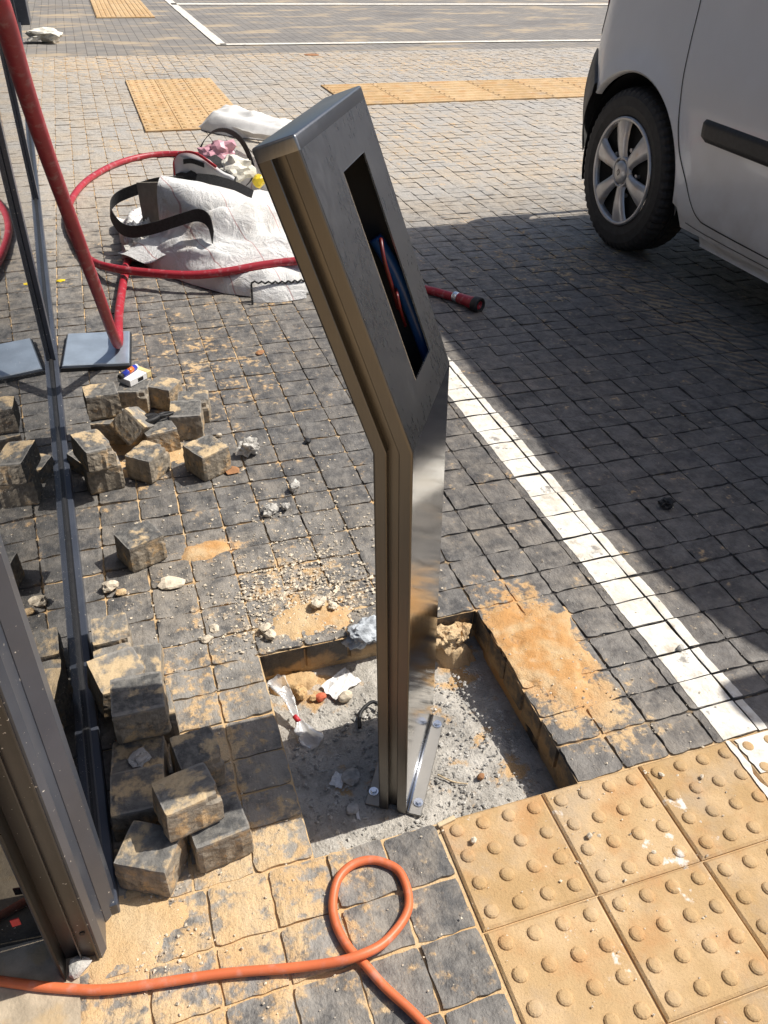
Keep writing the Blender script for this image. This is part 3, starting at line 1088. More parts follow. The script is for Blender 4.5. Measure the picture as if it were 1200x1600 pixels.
# cap of the head
bm = bmesh.new()
box_bm(bm, -PT, 0, 0, PW, 0, .016)
es = [e for e in bm.edges if not all(abs(q.co.z) < 1e-6 for q in e.verts)]
bmesh.ops.bevel(bm, geom=es, offset=FIL, segments=4, affect='EDGES', profile=.5)
for q in bm.verts:
    q.co = Vector(pp(q.co.x, q.co.y, HT + max(q.co.z, 1e-5)))
bm_obj('top_cap', bm, M['steel_cap'], post, True, 40)
# base flanges and bolts
for n0, n1 in ((.0, .028), (-PT - .028, -PT)):
    box('base_flange', n0, n1, .002, PW * .93, PZ0 - .0045, PZ0 + .0005, M['steel_flange'], post, .001)
tube('weld_bead', [(.0025, .004, PZ0 + .002), (.0025, PW - .02, PZ0 + .002)], .003, M['zinc'], post, 8)
def hexbolt(n, w):
    bm = bmesh.new()
    bmesh.ops.create_cone(bm, cap_ends=True, segments=20, radius1=.0098, radius2=.0092, depth=.002, matrix=Matrix.Translation((n, w, PZ0 + .0016)))
    ws_ = bm_obj('bolt', bm, M['zinc'], post)
    bm = bmesh.new()
    bmesh.ops.create_cone(bm, cap_ends=True, segments=6, radius1=.0066, radius2=.0060, depth=.006, matrix=Matrix.Translation((n, w, PZ0 + .0056)) @ Matrix.Rotation(.3 + n * 50, 4, 'Z'))
    bm_obj('bolt_head', bm, M['zinc'], ws_)
for n, w in ((.0175, .028), (.0165, .215), (-PT - .018, .030), (-PT - .018, .215)):
    hexbolt(n, w)

# ------------------------------------------------------------------ hoses
oh = [(-.88, .03), (-.80, -.015), (-.745, -.041), (-.709, -.059), (-.629, -.094), (-.55, -.12), (-.405, -.144), (-.304, -.168), (-.239, -.183), (-.2, -.187), (-.157, -.178), (-.113, -.148), (-.095, -.116),
      (-.095, -.073), (-.115, -.049), (-.139, -.037), (-.169, -.038), (-.196, -.055), (-.214, -.09), (-.218, -.126), (-.209, -.165), (-.193, -.195), (-.175, -.233), (-.149, -.275), (-.133, -.304), (-.114, -.336), (-.09, -.40)]
ORAD = .0072
path = []
for i, (x, y) in enumerate(oh):
    z = ORAD + .0015
    if 7 <= i <= 11:
        z += {7: .003, 8: .010, 9: .0145, 10: .010, 11: .003}[i]
    path.append((x, y, z))
tag(tube('air_hose', catmull(path, 8), ORAD, M['orange_hose'], None, 14), 'thin orange air hose looped once on the sandy pavers', 'hose')

RR = .0168
hosep = [(-.60, .12, 1.95), (-.52, .38, 1.50), (-.481, .72, 1.20), (-.476, .82, 1.135), (-.478, 1.0, 1.008), (-.471, 1.2, .83), (-.456, 1.42, .615), (-.437, 1.68, .355), (-.424, 1.87, .165), (-.416, 2.00, .062), (-.412, 2.06, .026 + RR), (-.408, 2.10, .030 + RR),
         (-.404, 2.20, .024 + RR), (-.389, 2.427, .004 + RR), (-.357, 2.697, .004 + RR), (-.313, 3.005, RR), (-.22, 3.3, RR), (.05, 3.75, RR), (.30, 4.02, RR), (.45, 4.15, RR),
         (.50, 4.32, RR), (.433, 4.565, RR), (.266, 4.765, RR), (.001, 4.855, RR), (-.24, 4.711, RR), (-.436, 4.367, RR), (-.539, 3.975, RR), (-.565, 3.585, RR), (-.53, 3.236, RR),
         (-.475, 2.96, .012 + RR), (-.386, 2.76, .040 + RR), (-.238, 2.635, .050 + RR), (-.084, 2.56, .055 + RR), (.053, 2.525, .07 + RR), (.196, 2.52, .085 + RR), (.375, 2.50, .095 + RR), (.53, 2.44, .08 + RR), (.66, 2.42, .03 + RR), (.78, 2.37, RR), (.865, 2.27, RR), (.915, 2.195, RR + .002)]
hp = catmull(hosep, 8)
hose = empty('water_hose', (.9, 2.25, 0))
hose.matrix_world = Matrix.Translation((.9, 2.25, 0))
tag(hose, 'thick red rubber hose hanging by the glass and coiled round the white sack', 'hose')
off = Vector((.9, 2.25, 0))
tube('hose_pipe', [p - off for p in hp], RR, M['red_hose'], hose, 16)
nd = (Vector((.995, 2.03, .024)) - Vector((.915, 2.195, .0205))).normalized()
def along(prof, name, mat, seg=20):
    v, f = lathe_data(prof, seg, 'x')
    m = Matrix.Translation(Vector((.915, 2.195, .0225)) - off) @ Vector((1, 0, 0)).rotation_difference(nd).to_matrix().to_4x4()
    return mesh_obj(name, [m @ Vector(q) for q in v], f, mat, hose, True)
along([(.0, -.004), (.0195, -.004), (.0205, .0), (.0205, .018), (.019, .021), (.0, .021)], 'hose_clamp', M['zinc'])
along([(.019, .018), (.0215, .03), (.021, .06), (.024, .09), (.026, .104), (.0, .104)], 'nozzle_body', M['red_hose'])
along([(.0262, .102), (.0300, .106), (.0315, .120), (.0315, .134), (.028, .138), (.020, .137), (.0185, .122), (.0, .120)], 'nozzle_rim', M['black'])
along([(.0178, .118), (.0178, .131), (.012, .132), (.011, .126), (.0, .126)], 'nozzle_tip', M['red_hose'])

# ------------------------------------------------------------------ metal tray let into the paving under the hose
TA, TB, TC, TD = (-.606, 1.962), (-.387, 1.925), (-.366, 2.195), (-.585, 2.228)
tray = empty('access_hatch', (-.49, 2.08, 0))
tag(tray, 'galvanised sheet metal hatch lying on the pavers under the red hose', 'hatch')
def lt(p, z):
    return (p[0] + .49, p[1] - 2.08, z)
def inset(k):
    c = (sum(p[0] for p in (TA, TB, TC, TD)) / 4, sum(p[1] for p in (TA, TB, TC, TD)) / 4)
    return [(c[0] + (p[0] - c[0]) * k, c[1] + (p[1] - c[1]) * k) for p in (TA, TB, TC, TD)]
v = [lt(p, .0) for p in inset(1.0)] + [lt(p, .019) for p in inset(.985)] + [lt(p, .022) for p in inset(.95)]
f = [(i, (i + 1) % 4, 4 + (i + 1) % 4, 4 + i) for i in range(4)] + [(4 + i, 4 + (i + 1) % 4, 8 + (i + 1) % 4, 8 + i) for i in range(4)] + [(8, 9, 10, 11)]
mesh_obj('hatch_lid', v, f, M['tray'], tray)
v = [lt(p, .0005) for p in inset(1.035)] + [lt(p, .012) for p in inset(1.03)] + [lt(p, .012) for p in inset(.99)]
f = [(i, (i + 1) % 4, 4 + (i + 1) % 4, 4 + i) for i in range(4)] + [(4 + i, 4 + (i + 1) % 4, 8 + (i + 1) % 4, 8 + i) for i in range(4)]
mesh_obj('hatch_frame', v, f, M['plastic'], tray)

# ------------------------------------------------------------------ loose paver blocks
def block_mesh(seed):
    r = random.Random(seed)
    hx, hy, hz = .046, .044 + r.uniform(-.006, .004), .0375
    n = 9
    bm = bmesh.new()
    bmesh.ops.create_cube(bm, size=2)
    bmesh.ops.subdivide_edges(bm, edges=bm.edges[:], cuts=n, use_grid_fill=True)
    off = Vector((seed * 1.3, seed * .7, seed * 2.1))
    for q in bm.verts:
        c = q.co.copy()
        ex, ey, ez = abs(c.x), abs(c.y), abs(c.z)
        p = Vector((c.x * hx, c.y * hy, c.z * hz))
        d = .0016 * mnoise.noise(p * 60 + off) + .0010 * mnoise.noise(p * 140 + off)
        if ez < .99:                                 # ribbed flanks
            s = c.x if ey > .99 else c.y
            rib = .0024 * max(0, math.sin(s * 9.0 + seed)) * (1 if c.z < .45 else 0)
            if ey > .99:
                p.y += math.copysign(rib + d, c.y)
            if ex > .99:
                p.x += math.copysign(rib + d, c.x)
        elif c.z > 0:
            p.z += d * 1.4
        k = sum(1 for e in (ex, ey, ez) if e > .99)
        if k >= 2:
            p *= .975 if k == 2 else .955
        if c.z > .4 and (ex > .99 or ey > .99) and ez < .99:
            p.x *= .985
            p.y *= .985
        # chipped corner
        if seed % 3 == 0 and c.x > .6 and c.y < -.6 and c.z > .5:
            p *= .88
        q.co = p
    me = bpy.data.meshes.new('paver_block')
    bm.to_mesh(me)
    bm.free()
    me.materials.append(M['block'])
    me.polygons.foreach_set('use_smooth', [False] * len(me.polygons))
    return me
bmeshes = [block_mesh(s) for s in (1, 2, 3, 4, 5, 6)]
def block(i, x, y, ztop, yaw, label, rx=0, ry=0, sc=(1, 1, 1), group=None):
    o = bpy.data.objects.new('paver_block', bmeshes[i % 6])
    C.objects.link(o)
    o.location = (x, y, ztop - .0375 * sc[2])
    o.rotation_euler = (R(rx), R(ry), R(yaw))
    o.scale = sc
    tag(o, label, 'block', group)
    return o
Z1 = .0765
# single block out on the dark pavers
block(0, -.430, .878, Z1, 24, 'single loose paver block standing alone on dark pavers')
# heap in front of the hatch
G = 'loose blocks heaped by the metal hatch'
block(1, -.222, 1.225, Z1 + .004, 28, 'chipped grey block set apart at the stone side of the heap', group=G, sc=(1, 1, 1.06))
block(2, -.380, 1.250, Z1, 50, 'sandy cube block at the front of the heap, turned cornerwise', group=G)
block(3, -.478, 1.490, Z1 * 2 + .002, 6, 'sandy block on top of the heap beside the facade rail', group=G)
block(4, -.470, 1.470, Z1, -10, 'broken sandy block buried under the top block by the rail', group=G)
block(5, -.385, 1.640, Z1 + .004, -16, 'block carrying the cigarette packet', group=G)
block(0, -.295, 1.635, Z1 + .002, -36, 'ribbed block pushed against the one with the cigarette packet', group=G, sc=(.9, 1, 1))
block(1, -.250, 1.448, Z1 + .006, -8, 'upright block in the heap topped with crumbly sand', group=G, sc=(1, 1.05, 1.1))
block(2, -.218, 1.532, Z1 - .004, -10, 'block standing behind the sand topped block of the heap', group=G)
block(3, -.402, 1.395, .113, 62, 'block tipped on edge in the middle of the heap', rx=38, ry=26, group=G)
block(4, -.338, 1.385, Z1 - .004, 12, 'ribbed block lying under the black pliers', group=G)
block(5, -.512, 1.215, .150, 17, 'long smooth block tilted on top of another by the rail', rx=-5, ry=4, group=G, sc=(.8, 1.5, .8))
block(0, -.500, 1.228, Z1, 8, 'ribbed block carrying the tilted long block', group=G)
block(1, -.545, 1.335, .045, 40, 'dusty block half hidden between heap and rail', rx=12, group=G, sc=(.8, .8, .8))
# stack against the rail
G = 'loose blocks stacked against the facade rail'
block(2, -.512, .578, Z1 - .006, 2, 'flat pale grey block at the far end of the stack by the rail', group=G, sc=(.8, 1.02, .85))
block(3, -.508, .488, Z1 - .008, 5, 'grey block behind the sand covered block of the stack', group=G, sc=(.82, 1, .85))
block(4, -.452, .495, .040, -6, 'low grey block sunk beside the stack', group=G, sc=(.7, 1.1, .6))
block(5, -.502, .415, .116, 17, 'sand covered block leaning in the stack by the rail', rx=6, ry=5, group=G)
block(0, -.455, .345, Z1, 4, 'hidden lower block carrying the darkest block', group=G)
dk = block(1, -.465, .305, Z1 * 2 + .003, -1, 'darkest block of the stack lying in the post shadow', group=G, sc=(1, .95, 1))
block(2, -.383, .215, Z1 + .006, 9, 'shaded block with blue grey top next to the darkest block', rx=-3, ry=4, group=G, sc=(.84, 1, 1))
block(3, -.482, .242, Z1 - .012, -6, 'shaded block with a plastic scrap on it', group=G)
block(4, -.487, .168, Z1 - .006, -2, 'shaded block with sand smears, between scrap and jamb', group=G)
block(5, -.408, .088, Z1 * 2 - .006, 14, 'uppermost ribbed block lit along its front half', rx=-4, ry=3, group=G, sc=(1, .82, .9))
block(0, -.478, .052, Z1, -28, 'big sandy block at the near end of the stack by the jamb', group=G, sc=(.95, 1, 1))
block(1, -.368, .070, Z1 - .002, 8, 'half lit block under the uppermost ribbed block', group=G, sc=(1, .85, 1))

# ------------------------------------------------------------------ things lying on the blocks
pk = empty('cigarette_packet', (-.378, 1.676, Z1 + .0045), (0, 0, R(40)))
tag(pk, 'white and cream cigarette packet lying on a loose block', 'packet')
box('packet_body', -.044, .027, -.028, .028, 0, .021, M['white'], pk, .0012)
box('packet_lid', .0272, .046, -.028, .028, 0, .021, M['cream'], pk, .0012)
box('print_patch', -.012, .010, -.0285, -.0281, .004, .016, M['black'], pk)
lg = empty('cigarette_lighter', (-.385, 1.683, Z1 + .0258), (0, 0, R(48)))
tag(lg, 'blue printed lighter lying on the cigarette packet', 'lighter')
v, f = tube_data([(-.040, 0, .009), (.022, 0, .009)], .0085, 14)
mesh_obj('lighter_body', v, f, M['lighter'], lg, True)
v, f = tube_data([(-.016, 0, .0092), (.008, 0, .0092)], .00865, 14)
mesh_obj('flame_print', v, f, M['lighter2'], lg, True)
v, f = tube_data([(-.055, 0, .009), (-.0405, 0, .009)], .0075, 12)
mesh_obj('lighter_head', v, f, M['black'], lg, True)
v, f = tube_data([(.0222, 0, .009), (.028, 0, .009)], .0082, 12)
mesh_obj('lighter_foot', v, f, M['white'], lg, True)
pl = empty('pliers', (-.325, 1.412, Z1 + .001), (0, 0, R(15)))
tag(pl, 'small black pliers lying on a block in the heap', 'pliers')
for s in (-1, 1):
    tube('plier_handle', catmull([(-.002, 0, .010), (-.022, s * .012, .011), (-.045, s * .014, .010), (-.058, s * .008, .009)]), lambda q: .006 + .002 * math.sin(q * 3.1), M['black'], pl, 8)
    tube('plier_jaw', catmull([(-.004, s * .002, .010), (.014, s * .007, .011), (.042, s * .002, .010)]), lambda q: .0075 - .0055 * q, M['black'], pl, 8)
stone('foil_scrap', 12, (-.345, 1.41, Z1), .017, M['black'], 'scrap of black foil beside the pliers', 'foil', .3, .5, .5)
stone('plastic_scrap', 14, (-.478, .232, Z1 - .012), .020, M['clear'], 'crumpled clear plastic scrap on a shaded block', 'plastic scrap', .8, .35, .6, 3)

# ------------------------------------------------------------------ broken stones on the paving
stone('concrete_lump', 1, (-.098, 1.272, 0), .031, M['grey_stone'], 'largest knobbly grey concrete lump on the dark pavers', 'stone', .2, .75, .6, 4)
stone('concrete_lump', 2, (-.012, 1.062, 0), .017, M['grey_stone'], 'small grey concrete lump alone between big lump and post', 'stone', .9, .7, .6, 3)
stone('concrete_lump', 3, (-.096, .974, 0), .019, M['grey_stone'], 'round concrete lump, larger of two lying together', 'stone', .4, .7, .6, 3)
stone('concrete_lump', 4, (-.054, .982, 0), .013, M['grey_stone'], 'round concrete lump, smaller of two lying together', 'stone', 1.4, .7, .6, 3)
stone('stone_chip', 5, (.08, 1.288, 0), .012, M['black'], 'small black chip on the dark pavers', 'chip', .4, .5, .5)
stone('stone_chip', 6, (-.165, 1.395, .0), .009, M['pale_stone'], 'round pale pebble near the heap of blocks', 'pebble', .2, .8, .2)
stone('stone_slab', 7, (-.375, .762, 0), .030, M['pale_stone'], 'flat curved cream stone flake on sandy pavers', 'stone', -.2, .28, .3)
stone('sand_lump', 8, (-.512, .783, 0), .019, M['pale_stone'], 'cream sandstone lump beside the facade rail', 'stone', .2, .7, .4, 3)
stone('sand_lump', 9, (-.490, .760, 0), .012, M['sand'], 'crumbled sand clod next to the cream lump', 'sand clod', .2, .5, .5)
stone('stone_chip', 10, (-.063, .590, .004), .019, M['pale_stone'], 'pale angular stone at the rear lip of the hole', 'stone', .5, .6, .55, 3)
stone('stone_chip', 11, (-.035, .575, .003), .012, M['pale_stone'], 'small pale stone beside the angular one behind the hole', 'stone', .5, .6, .55, 3)
stone('stone_chip', 13, (-.196, .548, .004), .015, M['pale_stone'], 'pale stone chip over the corner of the hole', 'stone', .8, .5, .5)
stone('stone_chip', 15, (-.188, .523, .004), .014, M['pale_stone'], 'second pale stone chip over the corner of the hole', 'stone', 1.7, .6, .5)
stone('stone_chip', 16, (-.322, .556, 0), .012, M['pale_stone'], 'white chip on a sandy joint between stack and hole', 'stone', .3, .5, .5)
stone('stone_chip', 17, (-.300, .585, 0), .013, M['pale_stone'], 'flat white chip next to the sandy joint', 'stone', 2.0, .4, .5)
stone('dry_leaf', 18, (-.160, 1.200, 0), .022, M['leaf'], 'curled brown dry leaf beside the chipped block', 'leaf', .1, .22, .4)
stone('dry_leaf', 19, (.062, 1.93, 0), .018, M['leaf'], 'small dry brown leaf on the pavers near the sack', 'leaf', .9, .2, .4)
stone('tar_scrap', 20, (.932, .707, 0), .019, M['black'], 'twisted black scrap on shaded pavers beside the van', 'scrap', .3, .6, .9, 3)
stone('stone_chip', 21, (.655, .235, .001), .009, M['grey_stone'], 'grey pebble on the white painted line', 'pebble', .3, .7, .3)
stone('yellow_chip', 22, (-.605, 2.82, 0), .020, M['yellow'], 'yellow plastic chip on the pavers beside the rail', 'chip', .3, .2, .2, 1)
stone('rag', 23, (-.72, 10.3, 0), .17, M['cloth'], 'crumpled white rag lying far along the glazing', 'rag', .1, .35, .8, 3)
stone('paper_scrap', 24, (2.0, 9.0, 0), .09, M['leaf'], 'brown scrap lying on the far paving', 'scrap', .1, .1, .3, 2)
for i, (x, y, s) in enumerate(((.24, -.105, .007), (.045, -.055, .008), (.43, -.035, .006), (.33, -.165, .005), (.50, -.06, .005))):
    stone('stone_chip', 40 + i, (x, y, .002), s, M['pale_stone'], 'tiny pale chip lying on the yellow tactile tiles', 'chip', i, .7, .4, 1, 'pale chips on the tactile tiles')

# things in the hole
stone('clay_chip', 50, (-.108, .405, HZ), .013, M['orangebit'], 'red clay chip on the hole floor', 'chip', .3, .6, .3)
stone('sand_lump', 51, (-.060, .385, HZ), .015, M['pale_stone'], 'cream lump beside the white paper in the hole', 'stone', .3, .8, .3)
stone('sand_clod', 52, (.142, .118, HZ), .0085, M['leaf'], 'round brown clod on the bright side of the hole floor', 'sand clod', .3, .8, .2)
stone('sand_clod', 53, (.195, .455, HZ + .012), .034, M['sand'], 'big sandy clod in the back corner of the hole', 'sand clod', .3, .8, .65, 4)
stone('sand_clod', 54, (.235, .462, HZ + .020), .026, M['sand'], 'smaller sandy clod against the right wall of the hole', 'sand clod', 1.3, .8, .65, 4)
stone('sand_clod', 55, (-.150, .425, HZ), .016, M['sand'], 'crumbly clod in front of the washed out ledge', 'sand clod', 1.3, .7, .6, 3)
stone('sand_clod', 57, (-.125, .408, HZ), .010, M['sand'], 'smaller crumbly clod near the red chip', 'sand clod', .3, .7, .4)
stone('rubble_stone', 56, (.125, .40, HZ), .016, M['grey_stone'], 'small upright grey stone behind the post foot', 'stone', 1.3, 1.0, .4)
stone('rubble_stone', 58, (-.103, .192, HZ), .020, M['grey_stone'], 'broken grey stone in shade beside the post', 'stone', .6, .5, .4)
stone('rubble_stone', 59, (-.118, .125, HZ), .014, M['grey_stone'], 'small grey shard in shade near the front of the hole', 'stone', .9, .4, .5)
# mortar smeared over the rear lip
stone('mortar_lump', 60, (.018, .492, -.028), .042, M['grey_mortar'], 'blue grey mortar smear on the rear edge of the hole', 'mortar', .2, .5, .6, 4)
def crumple(name, cx, cy, z, sx, sy, rot, amp, mat, label, cat, seedo, n=14, curl=0.0):
    v, f = [], []
    ca, sa = math.cos(rot), math.sin(rot)
    for j in range(n + 1):
        for i in range(n + 1):
            u, w = i / n - .5, j / n - .5
            edge = 1 + .25 * mnoise.noise(Vector((math.atan2(w, u) * 1.5, seedo, 0)))
            x, y = u * sx * edge, w * sy * edge
            h = amp * (mnoise.noise(Vector((u * 4 + seedo, w * 4, seedo))) + .5 * abs(mnoise.noise(Vector((u * 9, w * 9 + seedo, 1))))) + curl * (u * u + w * w)
            v.append((cx + x * ca - y * sa, cy + x * sa + y * ca, z + amp * .7 + h))
    for j in range(n):
        for i in range(n):
            a = j * (n + 1) + i
            f.append((a, a + 1, a + n + 2, a + n + 1))
    nb = len(v)
    v += [(p[0], p[1], p[2] - .0012) for p in v[:nb]]
    f += [tuple(q + nb for q in fc[::-1]) for fc in f[:n * n]]
    o = mesh_obj(name, v, f, mat, None, False)
    return tag(o, label, cat)
crumple('paper_scrap', -.058, .428, HZ + .004, .075, .050, .5, .006, M['white'], 'torn white paper scrap lying on the hole floor', 'paper', 2.2)
crumple('paper_scrap', -.128, .195, HZ + .003, .030, .026, .9, .003, M['white'], 'small printed paper scrap in the shaded half of the hole', 'paper', 4.2)
crumple('plastic_strip', -.112, .118, HZ + .003, .006, .036, -.1, .001, M['white'], 'narrow white plastic strip on the shaded hole floor', 'plastic strip', 5.2)
bag = empty('plastic_bag', (-.185, .345, HZ))
tag(bag, 'clear plastic bag tied with red, hanging over the left edge of the hole', 'plastic bag')
def cone_film(name, pts, r0, r1, mat, parent, seedo):
    P = catmull(pts, 8)
    v, f = [], []
    seg = 14
    for i, p in enumerate(P):
        s = i / (len(P) - 1)
        for k in range(seg):
            th = 6.283 * k / seg
            rr = (r0 + (r1 - r0) * s) * (1 + .5 * mnoise.noise(Vector((math.cos(th) * 2 + seedo, math.sin(th) * 2, s * 3))))
            v.append((p[0] + rr * math.cos(th), p[1] + rr * math.sin(th) * .8, p[2] + rr * .35 * math.sin(th * 2 + s * 3)))
    for i in range(len(P) - 1):
        for k in range(seg):
            k2 = (k + 1) % seg
            f.append((i * seg + k, i * seg + k2, (i + 1) * seg + k2, (i + 1) * seg + k))
    return mesh_obj(name, v, f, mat, parent, True)
cone_film('bag_neck', [(-.012, .082, .060), (.003, .045, .040), (.012, .005, .022)], .020, .004, M['clear'], bag, 1.0)
cone_film('bag_body', [(.012, .005, .022), (.018, -.022, .014), (.030, -.045, .008)], .004, .026, M['clear'], bag, 3.0)
v, f = tube_data([(.008, .012, .024), (.014, -.002, .020)], .0055, 10)
mesh_obj('red_tie', v, f, M['red'], bag, True)
tag(tube('plastic_loop', catmull([(-.052, .302, HZ + .006), (-.040, .335, HZ + .012), (-.008, .352, HZ + .016), (.010, .330, HZ + .012)]), .004, M['black'], None, 8), 'dark bent strip of plastic behind the post foot', 'plastic strip')
tag(tube('dry_twig', catmull([(.062, .148, HZ + .006), (.085, .125, HZ + .005), (.112, .112, HZ + .004)]), lambda q: .0022 - .001 * q, M['wood'], None, 6), 'thin dry twig on the hole floor beside the flange', 'twig')
tag(box('wood_splinter', -.005, .030, -.012, -.0035, .001, .006, M['wood'], None, .001), 'pale wood splinter at the corner of the tactile tile', 'wood splinter').rotation_euler = (0, 0, R(10))
# ------------------------------------------------------------------ white bulk sack with rubbish in it
sackroot = empty('bulk_sack', (.12, 2.95, 0))
tag(sackroot, 'open white woven bulk sack slumped on the pavers inside the red hose', 'sack')
so = Vector((.12, 2.95, 0))
def interp(tab, x):
    if x <= tab[0][0]:
        return tab[0][1]
    for (a, b), (c, d) in zip(tab, tab[1:]):
        if x <= c:
            return b + (d - b) * (x - a) / (c - a)
    return tab[-1][1]
hose_on_sack = [q for q in hp if -.45 < q.x < .72 and 2.3 < q.y < 2.9 and q.z > RR + .01]
front_tab = [(-.34, 3.18), (-.27, 2.98), (-.226, 2.84), (-.086, 2.64), (.025, 2.51), (.188, 2.41), (.354, 2.43), (.50, 2.46), (.66, 2.62), (.74, 2.85)]
def sack_h(u, w):
    """u 0..1 along, w 0..1 front to back"""
    x = -.335 + 1.06 * u
    yf = interp(front_tab, x)
    yb = 3.55 + .12 * math.sin(u * 3.0) - .35 * max(0, u - .7) / .3
    y = yf + (yb - yf) * w
    ridge = interp([(0, .08), (.08, .12), (.2, .19), (.35, .225), (.5, .235), (.7, .205), (.85, .17), (1, .05)], u)
    prof = math.sin(math.pi * min(1, w * 1.02)) ** .55 * (1 - .35 * max(0, w - .5))
    z = ridge * prof
    ang, dst = math.atan2(y - 2.98, x + .42), math.hypot(y - 2.98, x + .42)
    fold = mnoise.noise(Vector((ang * 3.2, dst * 1.6, .3)))
    fold2 = abs(mnoise.noise(Vector((ang * 4.5 + .4 * dst, dst * 1.3, 4.4))))
    fold3 = mnoise.noise(Vector((x * 16 + y * 9, y * 13 - x * 4, 9.1)))
    k = prof * (1 if 0 < w < 1 else 0)
    r1 = (1 - abs(mnoise.noise(Vector((ang * 5.5, dst * 1.5, 7.7))))) ** 5
    r2 = (1 - abs(mnoise.noise(Vector((ang * 9 + dst, dst * 3.2, 2.7))))) ** 6
    z += k * (.035 * fold - .05 * min(fold2, .5) + .034 * r1 + .014 * r2 + .004 * fold3 - .012)
    # a crease running along the lower front
    z -= k * .030 * math.exp(-((w - (.20 + .12 * u)) / .035) ** 2)
    z += k * .020 * math.exp(-((w - (.27 + .12 * u)) / .04) ** 2)
    yy = y - k * (.04 * fold + .012 * fold3) - .05 * math.sin(math.pi * min(1, w * 2)) * (1 if w < .5 else 0)
    xx = x + k * .02 * fold3
    for q in hose_on_sack:                           # the hose presses into the cloth
        d2 = (q.x - xx) ** 2 + (q.y - yy) ** 2
        if d2 < .012:
            z = min(z, q.z - RR * .8 + d2 * 9.0)
    return Vector((xx, yy, max(z, .003)))
NU, NW = 90, 80
v = [sack_h(i / NU, j / NW) - so for j in range(NW + 1) for i in range(NU + 1)]
f = [(j * (NU + 1) + i, j * (NU + 1) + i + 1, (j + 1) * (NU + 1) + i + 1, (j + 1) * (NU + 1) + i) for j in range(NW) for i in range(NU)]
mesh_obj('sack_body', v, f, M['sack'], sackroot, True)
def film(name, rowsP, mat, parent, off, amp=.008, seedo=0.0, th=.0025, n=6):
    """a bent sheet through rows of control points, with creases and thickness"""
    rr = [catmull(r_, n) for r_ in rowsP]
    cols = list(zip(*rr))
    cols = [catmull(c, n) for c in cols]
    v, f = [], []
    for c in cols:
        for p in c:
            d = amp * mnoise.noise(Vector((p[0] * 14 + seedo, p[1] * 14, p[2] * 14)))
            v.append(Vector((p[0], p[1] + d, p[2] + d * .6)) - off)
    a, b = len(cols), len(cols[0])
    for i in range(a - 1):
        for j in range(b - 1):
            f.append((i * b + j, i * b + j + 1, (i + 1) * b + j + 1, (i + 1) * b + j))
    nb = len(v)
    v += [p + Vector((.3, .7, -.4)) * th for p in v[:nb]]
    f += [tuple(q + nb for q in fc[::-1]) for fc in f[:]]
    return mesh_obj(name, v, f, mat, parent, True)
# standing rim of the mouth on the left
film('mouth_flap', [[(-.150, 2.97, .06), (-.165, 2.96, .18), (-.155, 2.97, .31), (-.130, 3.03, .345)],
                    [(-.06, 2.86, .09), (-.06, 2.84, .20), (-.055, 2.88, .315), (-.04, 2.97, .342)],
                    [(.06, 2.80, .09), (.07, 2.77, .19), (.075, 2.83, .295), (.08, 2.94, .318)],
                    [(.20, 2.76, .07), (.21, 2.72, .16), (.22, 2.78, .245), (.23, 2.90, .268)]], M['sack'], sackroot, so, .012, 2.0)
film('lower_lip', [[(-.36, 2.97, .055), (-.33, 2.90, .062), (-.26, 2.80, .045)],
                   [(-.24, 2.98, .10), (-.22, 2.90, .105), (-.16, 2.78, .08)],
                   [(-.10, 2.96, .15), (-.08, 2.88, .15), (-.05, 2.74, .10)],
                   [(.05, 2.92, .20), (.07, 2.84, .19), (.10, 2.70, .12)]], M['sack'], sackroot, so, .018, 5.0)
film('back_flap', [[(.24, 3.55, .10), (.25, 3.52, .24), (.27, 3.50, .33)],
                   [(.33, 3.50, .10), (.34, 3.47, .22), (.36, 3.46, .29)],
                   [(.42, 3.40, .08), (.43, 3.36, .18), (.45, 3.36, .23)]], M['sack'], sackroot, so, .02, 8.0)
film('corner_patch', [[(.115, 2.388, .003), (.118, 2.40, .04), (.125, 2.425, .075)],
                      [(.22, 2.36, .004), (.225, 2.375, .035), (.23, 2.40, .068)],
                      [(.34, 2.375, .004), (.34, 2.39, .034), (.34, 2.41, .062)]], M['sack'], sackroot, so, .003, 8.0)
# zig-zag stitching on the corner patch
v, f = [], []
zz_ = [Vector((.117 + .012 * 0, 2.380, .006 + .072 * k / 8)) + Vector((.008, .040, 0)) * (k / 8) for k in range(9)] + [Vector((.125 + .215 * k / 16, 2.420 - .012 * math.sin(k / 16 * 3.1), .078 - .013 * k / 16)) for k in range(1, 17)]
st_ = []
for k, p in enumerate(zz_):
    st_.append(p - so + Vector((0, -.012, .004 * (1 if k % 2 else -1))))
vv, ff_ = tube_data(st_, .0042, 6)
mesh_obj('stitching', vv, ff_, M['webbing'], sackroot)
def ribbon(name, pts, width, mat, parent, off, tilt=(0, 0, 1), th=.003):
    P = catmull(pts, 8)
    v, f = [], []
    w = Vector(tilt).normalized() * (width / 2)
    for i, p in enumerate(P):
        d = (P[min(i + 1, len(P) - 1)] - P[max(i - 1, 0)]).normalized()
        nrm = d.cross(w).normalized() * th / 2
        for a in (w + nrm, w - nrm, -w - nrm, -w + nrm):
            v.append(p + a - off)
    for i in range(len(P) - 1):
        for k in range(4):
            k2 = (k + 1) % 4
            f.append((i * 4 + k, i * 4 + k2, (i + 1) * 4 + k2, (i + 1) * 4 + k))
    f += [(0, 1, 2, 3), tuple((len(P) - 1) * 4 + k for k in range(4))[::-1]]
    return mesh_obj(name, v, f, mat, parent, False)
